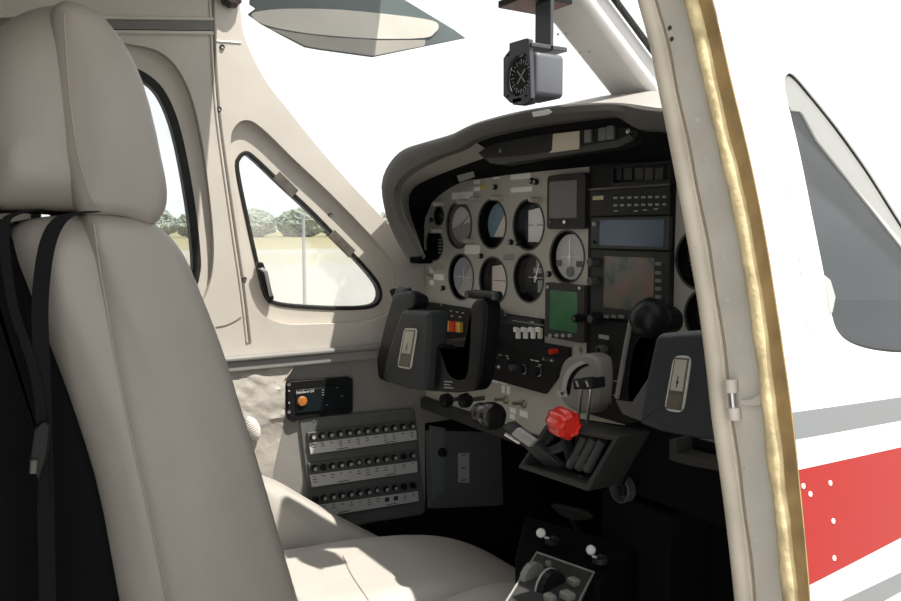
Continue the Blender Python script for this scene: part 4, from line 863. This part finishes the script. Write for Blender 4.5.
bm = BM(); prism(bm, [Q(q[0]+4.6, q[1]+2.5, YQ-.0012) for q in A_]+[Q(q[0]+8, q[1]+4, YQ-.0012) for q in A_[::-1]], (0, .0012, 0)); obj('slot', bm, blackm, qd_)
bm = BM(); prism(bm, [Q(*q, YQ-.0012) for q in ((557, 391), (567, 391), (567, 397), (557, 397))], (0, .0012, 0)); obj('cover_label', bm, strip, qd_)
bm = BM(); prism(bm, [Q(*q, YQ-.0018) for q in ((560, 392.3), (564, 392.3), (562, 396))], (0, .0006, 0)); obj('label_mark', bm, ink, qd_)
YT = 0.60
tray = [on(*q, 'y', YT) for q in ((549, 424), (622, 436), (592, 491), (521, 467))]
trayi = [on(*q, 'y', YT) for q in ((551, 428), (615, 440), (590, 483), (527, 463))]
obj('tray_rim', slab([(p.x, p.z) for p in tray], [[(p.x, p.z) for p in trayi]], 'y', YT-.006, YT+0.045), mat('tray_grey', (0.04, 0.041, 0.04), 0.45), qd_, bevel=0.002)
obj('tray_floor', slab([(p.x, p.z) for p in tray], [], 'y', YT+0.045, YT+0.05), blackm, qd_)
for k in range(3):
    a = on(585+9*k, 436+2*k, 'y', YT+.01); b_ = on(570+9*k, 466+2*k, 'y', YT+.01); bm = BM(); tube(bm, [a, b_], 0.0055, 12); obj('guide', bm, mat('guide_grey', (0.06, 0.06, 0.06), 0.35), qd_, smooth=True)
for q in ((546, 468), (582, 478)): bm = BM(); lathe(bm, on(*q, 'y', YT+.012), (0, -1, 0), [(.004, 0), (.004, .003), (0, .004)], 12); obj('tray_bolt', bm, dkmetal, qd_)
for k in range(2):
    lv = thing('prop_lever', 'thin silver lever with black block head, %s of the pair on the quadrant' % ('left' if k == 0 else 'right'), 'lever', on(576+9*k, 440, 'y', .62), 'silver levers of the quadrant')
    a = on(581.5+9*k, 388, 'y', 0.625); b_ = on(576+9*k, 446, 'y', 0.63); bm = BM(); tube(bm, [a, b_], 0.0019, 10); obj('lever_rod', bm, silver, lv, smooth=True)
    bm = BM(); prism(bm, [on(*q, 'y', .615) for q in ((572+10*k, 379), (581.5+10*k, 378), (582+10*k, 389), (573+10*k, 390))], (0, 0.022, 0)); h = obj('lever_head', bm, black, lv, bevel=0.002)
    bm = BM(); prism(bm, [on(*q, 'y', .6145) for q in ((575+10*k, 381), (577+10*k, 381), (579+10*k, 387), (577+10*k, 387))], (0, 0.001, 0)); obj('head_mark', bm, greyp, h)
rk = thing('mixture_lever', 'red fluted mixture knob on a dark lever of the quadrant', 'lever', on(565, 460, 'y', .6))
c = on(562, 422, 'y', 0.585); ax = (on(597, 440, 'y', 0.572)-c).normalized(); L_ = 0.034
bm = BM(); lathe(bm, c-ax*0.014, ax, [(0, -0.004), (0.010, -.003), (0.0145, 0.002), (0.0165, .010), (0.0165, .026), (0.0155, .032), (0.011, .036), (0.009, .033), (0, .033)], 48, 8, 0.07); obj('red_knob', bm, redp, rk, smooth=True)
bm = BM(); tube(bm, [c+Vector((0, .004, -.012)), on(574, 468, 'y', .625)], [0.006, .008], 12); obj('lever_arm', bm, black, rk, smooth=True)
th = thing('throttle_lever', 'black double ring throttle handle on a dark arm with silver clip', 'lever', on(555, 468, 'y', .62))
c = on(479, 413, 'y', 0.565); ax = (on(510, 420, 'y', 0.556)-c).normalized()
bm = BM(); lathe(bm, c, ax, [(0, -.002), (.011, -.001), (.0140, .003), (.0140, .009), (.0115, .0100), (.0115, .012), (.0140, .013), (.0140, .021), (.0125, .023), (.0165, .024), (.0175, .034), (.0165, .042), (.013, .044), (.012, .041), (0, .041)], 32); obj('handle', bm, mat('gloss_black', (.012, .012, .012), .15), th, smooth=True)
e0 = on(505, 424, 'y', .565); e1 = on(556, 470, 'y', .615)
def bar(bm, a, b_, w_, h_, y_=0.012):
    d = (b_-a).normalized(); n_ = Vector((-d.z, 0, d.x)).normalized(); prism(bm, [a-n_*w_, b_-n_*h_, b_+n_*h_, a+n_*w_], (0, y_, 0)); return bm
bm = BM(); bar(bm, e0, e1, 0.008, 0.012); obj('arm', bm, mat('arm_dark', (0.04, 0.045, 0.045), 0.4), th, bevel=0.002)
bm = BM(); bar(bm, on(514, 431, 'y', .561), on(532, 444, 'y', .578), 0.0085, 0.0085, 0.006); obj('clip', bm, mat('clip_alu', (0.45, 0.45, 0.44), 0.35, metal=0.3), th, bevel=0.001)
bm = BM(); tube(bm, [on(505, 434, 'y', .56), on(520, 443, 'y', .57)], 0.002, 8); obj('clip_tail', bm, silver, th, smooth=True)
for i_, (a, b_) in enumerate((((538, 449), (553, 428)), ((546, 452), (562, 446)), ((566, 447), (587, 470)))):
    lv = thing('cowl_lever', 'dark flat lever inside the quadrant tray, %s of three' % ('rear', 'middle', 'front')[i_], 'lever', on(*a, 'y', .61), 'dark levers of the quadrant tray')
    bm = BM(); bar(bm, on(*a, 'y', .606), on(*b_, 'y', .606), 0.005, 0.006, 0.008); obj('lever_bar', bm, MATS['arm_dark'], lv, bevel=0.0015)

# round dark vent, below the quadrant
vt = thing('air_vent', 'round black air vent with a thin pale rim under the quadrant', 'vent', on(620, 489, 'y', .70))
c = on(620, 489, 'y', .70); bm = BM(); lathe(bm, c, (0, -1, 0), [(.0175, -.01), (.0175, .002), (.0160, .003), (.0150, .001), (.0150, -.008), (0, -.008)], 32); obj('vent_ring', bm, mat('vent_rim', (0.09, 0.09, 0.085), .4), vt, smooth=True)
bm = BM(); lathe(bm, c, (0, -1, 0), [(.009, -.008), (.009, 0), (.004, .002), (.003, .006), (0, .006)], 24, 8, .05); obj('vent_knob', bm, black, vt, smooth=True)
# centre column behind everything: closes the space below the panel
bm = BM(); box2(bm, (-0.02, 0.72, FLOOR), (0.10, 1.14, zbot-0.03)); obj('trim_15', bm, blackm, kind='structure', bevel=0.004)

# copilot side bits under the right yoke
ub = thing('under_panel_bracket', 'dull grey angle bracket under the copilot yoke', 'bracket', on(700, 462, 'y', .69))
bm = BM(); P_ = [on(*q, 'y', .69) for q in ((669, 439), (675, 440), (676, 452), (690, 456), (745, 466), (745, 476), (690, 466), (669, 460))]; prism(bm, P_, (0, .028, 0)); obj('bracket_body', bm, mat('bracket_grey', (0.055, 0.054, 0.05), .5), ub, bevel=.001)
for q in ((661, 469), (659, 509), (658, 543), (658, 576)):
    p = on(*q, 'y', YP+0.05); 
# kick panel at the copilot's feet
kp = thing('kick_panel', 'black kick panel with a column of tiny screws below the copilot yoke', 'panel', on(700, 560, 'y', .8))
x0 = on(652, 540, 'y', .80).x; bm = BM(); box2(bm, (x0, .80, FLOOR), (0.39, .82, zbot-.04)); obj('panel_body', bm, blackm, kp)
for q in ((661, 469), (659, 509), (658, 543), (658, 576), (706, 512), (724, 494), (708, 515)):
    bm = BM(); lathe(bm, on(*q, 'y', .80), (0, -1, 0), [(.0026, -.0002), (.002, .0015), (0, .002)], 10); obj('panel_screw', bm, silver, kp, smooth=True)
bm = BM(); lathe(bm, on(694, 549, 'y', .80), (-.3, -1, 0), [(.006, 0), (.004, .004), (.003, .02), (.005, .024), (0, .028)], 14); obj('latch', bm, dkmetal, kp, smooth=True)
bm = BM(); tube(bm, [on(676, 528, 'y', .79), on(677, 545, 'y', .785), on(675, 560, 'y', .79)], [.001, .003, .001], 8); obj('pull_handle', bm, mat('pull_grey', (.06, .06, .058), .4), kp, smooth=True)

# pedestal with trim panel
pd = thing('centre_pedestal', 'low black centre pedestal with a bordered trim control plate on top', 'pedestal', (0.0, 0.56, FLOOR))
pc = [on(*q, 'z', zz(-0.40)) for q in ((537, 553), (594, 573), (560, 640), (500, 612))]
bm = BM(); P_ = [Vector((p.x, p.y, p.z)) for p in pc]
cen = sum(P_, Vector())/4; Pb = [cen+(p-cen)*1.03 for p in P_]
prism(bm, [Vector((p.x, p.y, zz(-0.402))) for p in Pb], (0, 0, FLOOR-zz(-0.402))); obj('pedestal_body', bm, mat('pedestal_black', (0.010, 0.010, 0.010), .6), pd, bevel=.003)
bm = BM(); prism(bm, P_, (0, 0, -.002)); obj('trim_plate', bm, mat('plate_grey', (0.055, 0.057, 0.057), .5), pd)
bm = BM(); 
for i in range(4): tube(bm, [P_[i-1]+Vector((0, 0, .0008)), P_[i]+Vector((0, 0, .0008))], 0.0013, 8)
obj('plate_border', bm, mat('border_pale', (.36, .36, .34), .5), pd, smooth=True)
ctl = mat('worn_cream', (.26, .255, .22), .5, var=.2)
def pt_(u, v, h=0): q = P_[0].lerp(P_[1], u).lerp(P_[3].lerp(P_[2], u), v); return q+Vector((0, 0, h))
for (u, v, s) in ((.80, .28, .010), (.82, .50, .012), (.6, .62, .010), (.30, .16, .006)):
    bm = BM(); box(bm, pt_(u, v, .004), (s*1.3, s, .008)); obj('trim_button', bm, ctl, pd, bevel=.002)
ax = (pt_(.5, 0)-pt_(0, 0)).normalized()
for (u, v, r_) in ((.14, .38, .020), (.5, .42, .022)):
    bm = BM(); lathe(bm, pt_(u, v, -.004)-ax*.005, ax, [(0, 0), (r_*.7, 0), (r_, .001), (r_, .009), (r_*.7, .010), (0, .010)], 36, 18, .03); obj('trim_wheel', bm, ctl if u < .3 else black, pd, smooth=True)
bm = BM(); lathe(bm, pt_(.5, .42, -.004)-ax*.007, ax, [(.0225, 0), (.0235, .001), (.0235, .0025), (.0225, .003)], 36); obj('wheel_rim', bm, mat('rim_pale', (.4, .39, .36), .4), pd, smooth=True)
for q, q2, lab in (((541, 533), (552, 540), 'left'), ((591, 550), (600, 559), 'right')):
    p = on(*q, 'z', zz(-.385)); fk = thing('fuel_selector', 'small round white knob behind the pedestal plate, %s of the two' % lab, 'knob', p, 'white pedestal knobs')
    dv = (CAM-p).normalized(); bm = BM(); lathe(bm, p, dv, [(.0055, -.01), (.0062, .0), (.005, .002), (0, .0025)], 20); obj('knob_head', bm, whitek, fk, smooth=True)
    p2 = on(*q2, 'z', zz(-.39)); bm = BM(); lathe(bm, p2, (0, 0, 1), [(.009, -.004), (.009, .002), (.007, .003), (.006, 0), (0, 0)], 24); obj('selector_ring', bm, mat('selector_dark', (.03, .03, .03), .3), fk, smooth=True)
    bm = BM(); box(bm, p2+Vector((-.003, -.006, .003)), (.006, .003, .002)); obj('pointer', bm, whitek, fk)
bm = BM(); q0 = [on(*q, 'z', zz(-.402)) for q in ((525, 515), (640, 548), (600, 580), (515, 556))]
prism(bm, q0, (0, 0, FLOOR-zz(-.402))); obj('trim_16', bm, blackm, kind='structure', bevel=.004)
pdl = thing('rudder_pedal', 'dark oval rudder pedal in the shadow under the quadrant', 'pedal', on(570, 512, 'y', .80))
bm = BM(); pillow(bm, [on(q[0], q[1], 'y', .80) for q in sp([(550, 505), (565, 506), (585, 512), (592, 519), (580, 521), (562, 517)], 3)], 'y', .01, .003); obj('pedal_pad', bm, mat('pedal_dark', (.03, .03, .03), .5), pdl, smooth=True)
bm = BM(); p = on(570, 512, 'y', .81); tube(bm, [p, p+Vector((0, .06, -.1)), Vector((p.x, 0.98, FLOOR))], .006, 10); obj('pedal_arm', bm, dkmetal, pdl, smooth=True)

# ------------------------------------------------------------------ left side panel: breaker panel and switch box
def X(px, py, o=0.0): return on(px, py, 'x', XL+o)
bp = thing('breaker_panel', 'grey circuit breaker panel with three rows of buttons on the left sidewall', 'breaker panel', X(360, 470))
bm = BM(); P_ = [X(q[0], q[1], 0.0) for q in ((298, 420), (303, 417), (408, 407.5), (413, 410), (424, 510), (420, 514), (318, 530), (311, 527))]; prism(bm, P_, (0.008, 0, 0)); obj('back_plate', bm, brkpl, bp, bevel=.003)
ROWS = [((312.4, 436.5), (411.3, 425.6), [(308.7, 443), (416, 430), (416.8, 439.5), (310.6, 454)], [(306, 432), (414.5, 420), (416.8, 439.8), (310, 455.5)]),
        ((313.9, 468.2), (411.9, 454.9), [(309.6, 475), (416.8, 461), (417.3, 472), (311.8, 487)], [(307, 463), (415.3, 449), (417.6, 472.3), (311, 488.5)]),
        ((314.8, 498.8), (412.2, 485.1), [(311, 506), (417.7, 491), (418.6, 501), (312.8, 518)], [(308, 494), (416, 480), (419, 501.3), (312.4, 519.5)])]
random.seed(11)
for ri, (a, b_, st, hs) in enumerate(ROWS):
    bm = BM(); prism(bm, [X(q[0], q[1], .008) for q in hs], (0.006, 0, 0)); h = obj('row_housing', bm, brkhs, bp, bevel=.0015)
    bm = BM(); prism(bm, [X(q[0], q[1], .014) for q in st], (0.0008, 0, 0)); s = obj('label_strip', bm, strip, bp)
    bm = BM()
    for k in range(12):
        u = (k+.5)/12
        if ri == 2 and k in (8, 9):
            c = X(*(Vector(st[0]).lerp(Vector(st[1]), u).lerp(Vector(st[3]).lerp(Vector(st[2]), u), .4)), .0148); box(bm, c, (.0006, .009, .008)); continue
        for j in range(random.choice((1, 2, 3))):
            v = .2+.22*j; c = X(*(Vector(st[0]).lerp(Vector(st[1]), u).lerp(Vector(st[3]).lerp(Vector(st[2]), u), v)), .0149); box(bm, c, (.0005, random.uniform(.004, .008), .0013))
    for u in (.3, .75): c = X(*(Vector(st[0]).lerp(Vector(st[1]), u).lerp(Vector(st[3]).lerp(Vector(st[2]), u), .88)), .0149); box(bm, c, (.0005, .022, .0013))
    obj('strip_print', bm, ink, s)
    for k in range(12):
        u = k/11; q = Vector(a).lerp(Vector(b_), u); p = X(q.x, q.y, .014); out_ = (ri, k) in ((1, 5), (2, 7))
        L_ = .007 if not out_ else .003
        bm = BM(); lathe(bm, p, (1, 0, 0), [(.0062, 0), (.0062, L_*.5), (.0048, L_), (0, L_)], 16); o = obj('breaker_button', bm, black, bp, smooth=True)
        if (ri, k) not in ((1, 1), (1, 10), (2, 10), (2, 11), (2, 0)):
            bm = BM(); lathe(bm, p+Vector((L_, 0, 0)), (1, 0, 0), [(.0034, -.0002), (.0034, .0006), (.0022, .0006), (.0022, .0001), (0, .0001)], 14); obj('button_cap', bm, mat('cap_grey', (.40, .40, .38), .5), o)
for q in ((314, 421), (405, 412)): bm = BM(); lathe(bm, X(*q, .008), (1, 0, 0), [(.002, 0), (.002, .001), (0, .0015)], 10); obj('plate_screw', bm, silver, bp)

sb = thing('switch_box', 'black switch box with an orange round button above the breaker panel', 'switch box', X(318, 398))
bm = BM(); P_ = [X(*q) for q in ((285, 383), (289, 380.5), (346, 376), (350, 378), (350, 410), (347, 412), (330, 413), (300, 417.5), (291, 421), (287, 419), (285, 400))]; prism(bm, P_, (0.012, 0, 0)); obj('box_body', bm, mat('box_black', (.012, .012, .012), .35), sb, bevel=.002)
bm = BM(); prism(bm, [X(*q, .012) for q in ((295, 390), (346, 385), (346, 408), (296, 413))], (.003, 0, 0)); obj('face_plate', bm, mat('face_blue_black', (.010, .014, .016), .3), sb, bevel=.001)
bm = BM(); lathe(bm, X(302, 401, .015), (1, 0, 0), [(.0085, 0), (.0085, .003), (.007, .0045), (0, .005)], 28); obj('orange_button', bm, orange, sb, smooth=True)
text('lettering', 'SafeGard GX', 0.0062, X(296, 394, .0153), (math.radians(90), 0, math.radians(90)), whitep, sb)
for q in ((289, 384.5), (289, 412)): bm = BM(); lathe(bm, X(*q, .012), (1, 0, 0), [(.0034, 0), (.003, .0015), (.0015, .0018), (0, .001)], 12); obj('box_screw', bm, silver, sb, smooth=True)
for q in ((289, 391), (289, 403)): bm = BM(); lathe(bm, X(*q, .012), (1, 0, 0), [(.0018, 0), (.0014, .0015), (0, .0018)], 10); obj('led', bm, greyp, sb, smooth=True)
bm = BM()
for q in ((323, 390), (323, 392.5), (323, 395), (337, 387.5), (342, 396), (327, 405)): box(bm, X(*q, .0152), (.0004, .004, .0008))
obj('face_print', bm, greyp, sb)

# wrinkled leather arm panel behind the seat edge
al = thing('armrest_pad', 'wrinkled cream leather pad on the left sidewall under the ledge', 'armrest', X(250, 400))
def wrk(u, v):
    s = 0.012*math.sin(min(max((zl-0.02-v)/0.12, 0), 1)*math.pi)
    wr_ = 0.006*abs(noise.noise(Vector((u*25, v*60, 1))))+0.003*noise.noise(Vector((u*70, v*110, 5)))
    return (XL+0.003+s*0.6+wr_*(1 if v > X(250, 425).z else .25), u, v)
ap = [(p.y, p.z) for p in [X(*q) for q in sp([(190, 378), (232, 370), (255, 363), (288, 360), (294, 363), (289, 373), (283, 384), (281, 428), (272, 470), (262, 520), (180, 520)], 4)]]
bm = sheet(ap, [], wrk, 0.006); thick(bm, -0.002); obj('pad_cover', bm, wrink, al, smooth=True)
bm = BM(); tube(bm, [X(*q, .012) for q in ((295, 361), (291, 371), (286, 378))], .0015, 6); obj('pad_seam', bm, leatherseam, al)
hs_ = thing('ribbed_hose', 'short cream ribbed hose end beside the seat edge on the sidewall', 'hose', X(250, 428))
bm = BM(); c0_, c1_ = X(247, 416, .012), X(257, 440, .012); n_ = 60
tube(bm, [c0_.lerp(c1_, k/n_) for k in range(n_+1)], [max(.0005, .012*math.sin(math.pi*min(max(k/n_, .02), .98))**.5*(1+.08*math.sin(k*1.4))) for k in range(n_+1)], 20); obj('hose_body', bm, mat('hose_cream', (.62, .59, .55), .5), hs_, smooth=True)

# footwell side panel
bm = BM(); yy = X(425, 460).y; box2(bm, (XL, yy, FLOOR), (XL+.003, 1.149, X(460, 418).z)); obj('trim_17', bm, blackm, kind='structure')  # black sheet laid over the wall to stand in for footwell darkness
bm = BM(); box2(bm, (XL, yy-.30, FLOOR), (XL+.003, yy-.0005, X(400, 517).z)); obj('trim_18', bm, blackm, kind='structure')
sp_ = thing('footwell_panel', 'dark grey footwell side panel with a small pale scale plate', 'panel', X(460, 465))
bm = BM(); prism(bm, [X(*q, .0031) for q in ((425, 430), (500, 432), (503, 505), (440, 508), (427, 508))], (.0029, 0, 0)); obj('panel_body', bm, mat('footwell_grey', (.10, .11, .104), .7), sp_, bevel=.002)
bm = BM(); prism(bm, [X(*q, .006) for q in ((458, 453), (469, 453), (469, 483), (458, 482))], (.001, 0, 0)); s = obj('scale_plate', bm, mat('scale_grey', (.42, .42, .40), .6), sp_)
bm = BM()
for q in ((463.5, 455), (463.5, 468), (463.5, 480)): box(bm, X(*q, .0072), (.0005, .010, .002))
obj('scale_marks', bm, ink, s)
bm = BM(); lathe(bm, X(441, 452, .006), (1, 0, 0), [(.009, 0), (.009, .006), (.006, .014), (0, .015)], 18); obj('latch_knob', bm, black, sp_, smooth=True)
bm = BM(); prism(bm, [X(*q, .006) for q in ((429, 425), (445, 428), (444, 492), (432, 500))], (.003, 0, 0)); obj('access_door', bm, mat('access_grey', (.13, .145, .14), .6), sp_, bevel=.001)
for q in ((455, 454), (455, 482)): bm = BM(); lathe(bm, X(*q, .006), (1, 0, 0), [(.002, 0), (.002, .001), (0, .0012)], 10); obj('panel_screw', bm, silver, sp_)

# ------------------------------------------------------------------ pilot seat
XS = -0.08; SW = 0.40
def Sx(L, x=XS, n=5, r=0.03):
    o = [on(q[0], q[1], 'x', x-r) for q in sp(L, n)]
    for p in o: p.x = x
    return o
def soften(o, vox=0.007, it=10):
    m = o.modifiers.new('remesh', 'REMESH'); m.mode = 'VOXEL'; m.voxel_size = vox; m.use_smooth_shade = True
    m = o.modifiers.new('smooth', 'SMOOTH'); m.factor = 0.5; m.iterations = it
st = thing('pilot_seat', 'light grey leather pilot seat with tall headrest, seen from its right side', 'seat', (XS-SW/2, 0.35, FLOOR))
bm = BM(); pillow(bm, Sx([(54, 2), (92, 6), (118, 32), (138, 66), (152, 108), (163, 158), (169, 192), (165, 214), (150, 227), (125, 218), (82, 213), (72, 190), (61, 150), (55, 100), (52, 50)], r=.014), 'x', -(SW-.08), 0.020, 0.008, 6); soften(obj('headrest', bm, leather, st, smooth=True), .006, 6)
bm = BM(); pillow(bm, Sx([(-22, 60), (-6, 30), (22, 11), (56, 3), (90, 12), (112, 40), (125, 110), (125, 190), (110, 211), (80, 212), (30, 209), (-10, 206), (-28, 150)], XS-.010, 5, .04), 'x', -(SW-.10), 0.050, 0.004, 8); soften(obj('headrest_back', bm, leather, st, smooth=True))
bm = BM(); pillow(bm, Sx([(84, 216), (100, 213), (140, 217), (166, 231), (186, 256), (205, 300), (224, 350), (243, 410), (263, 475), (283, 545), (306, 625), (330, 720), (300, 760), (180, 760), (168, 680), (158, 610), (140, 520), (122, 440), (108, 375), (97, 310), (89, 262)], r=.018), 'x', -(SW-.02), 0.024, 0.008, 8); soften(obj('backrest', bm, leather, st, smooth=True), .006, 8)
bm = BM(); pillow(bm, Sx([(20, 223), (60, 215), (100, 216), (140, 222), (150, 260), (190, 400), (220, 560), (240, 760), (150, 760), (130, 680), (112, 590), (92, 480), (66, 400), (36, 320), (8, 250)], XS-.010, 5, .04), 'x', -(SW-.03), 0.042, 0.004, 8); soften(obj('backrest_rear', bm, leather, st, smooth=True))
bm = BM(); pillow(bm, Sx([(-60, 215), (-10, 214), (12, 240), (40, 320), (70, 400), (97, 490), (117, 590), (135, 690), (140, 780), (-60, 780)], XS-0.03), 'x', -(SW-.06), 0.012, 0.0); obj('back_shell', bm, blackm, st, smooth=True)
def seam(L, off, r_=0.0016, x=XS): 
    return [on(q[0], q[1], 'x', x)+Vector((o_, 0, 0)) for q, o_ in zip(sp(L, 6, closed=False), [off]*999)]
from mathutils.bvhtree import BVHTree
def surf(o, L, r_, name, m, par):
    bpy.context.view_layer.update(); dg = bpy.context.evaluated_depsgraph_get(); me = o.evaluated_get(dg).to_mesh()
    off = LOC[o.name]; bv = BVHTree.FromPolygons([v.co+off for v in me.vertices], [tuple(p.vertices) for p in me.polygons]); P_ = []
    for q in sp(L, 8, closed=False):
        h = bv.ray_cast(CAM, ray(q[0], q[1]).normalized())
        if h[0] is not None: P_.append(h[0]+h[1]*r_*0.2)
    b_ = BM(); tube(b_, P_, r_, 8); return obj(name, b_, m, par, smooth=True)
surf(bpy.data.objects['backrest'], [(94, 224), (99, 262), (107, 310), (118, 375), (132, 440), (150, 520), (167, 600)], .0010, 'side_seam', leatherseam, st)
surf(bpy.data.objects['headrest'], [(64, 14), (66, 50), (70, 100), (77, 150), (87, 188), (95, 206)], .0010, 'headrest_seam', leatherseam, st)
# cushion
def lobe(name, L, x, wd, r_, bl=0.01):
    bm = BM(); pillow(bm, Sx(L, x, 6, {'seat_cushion': .19, 'thigh_bolster': .10}.get(name, .05)), 'x', -wd, r_, bl, 8); o = obj(name, bm, leather2, st, smooth=True); soften(o); return o
lobe('thigh_bolster', [(225, 462), (255, 470), (280, 482), (312, 501), (345, 519), (380, 537), (420, 560), (430, 610), (330, 640), (220, 640)], -0.37, 0.13, 0.03)
cush = lobe('seat_cushion', [(215, 566), (260, 560), (310, 553), (360, 545), (410, 540), (450, 541), (480, 549), (505, 562), (528, 580), (545, 610), (530, 660), (400, 700), (215, 700)], -0.12, 0.25, 0.04)
lobe('front_bolster', [(400, 630), (440, 606), (470, 592), (505, 583), (545, 584), (580, 594), (612, 612), (620, 650), (560, 700), (400, 700)], -0.04, 0.08, 0.03)
surf(cush, [(343, 556), (350, 572), (358, 585), (368, 600), (374, 612)], .0012, 'cushion_seam', leatherseam, st)
bm = BM(); box2(bm, (XS-SW+.04, .12, FLOOR), (XS-.06, .62, FLOOR+.16)); obj('seat_frame', bm, blackm, st, bevel=.01)
# harness
hb = thing('shoulder_harness', 'black shoulder harness straps hanging behind the pilot seat', 'seat belt', on(50, 300, 'x', XS+.02))
def strap(L, wpx, x0, x1):
    bm = BM(); P_ = sp(L, 6, closed=False); n_ = len(P_); rows = []
    a = [on(q[0]-wpx/2, q[1], 'x', x0+(x1-x0)*i/n_) for i, q in enumerate(P_)]; b_ = [on(q[0]+wpx/2, q[1], 'x', x0+(x1-x0)*i/n_) for i, q in enumerate(P_)]
    loft(bm, [a, b_]); return thick(bm, .0022)
obj('strap', strap([(92, 211), (66, 216), (52, 232), (44, 262), (40, 310), (42, 370), (44, 440), (46, 520), (48, 640)], 17, XS+.006, XS+.016), belt, hb, smooth=True)
obj('strap', strap([(40, 209), (14, 214), (5, 225), (6, 262), (14, 310), (26, 345), (36, 380), (42, 430), (44, 500)], 10, XS+.003, XS+.022), belt, hb, smooth=True)
bm = BM(); prism(bm, [on(*q, 'x', XS+.02) for q in ((33, 428), (42, 420), (50, 424), (48, 450), (38, 480), (28, 462))], (.008, 0, 0)); obj('buckle', bm, black, hb, bevel=.002)
bm = BM(); tube(bm, [on(*q, 'x', XS+.03) for q in ((34, 460), (33, 473))], .003, 8); obj('buckle_tag', bm, mat('tag_grey', (.14, .13, .11), .5), hb)
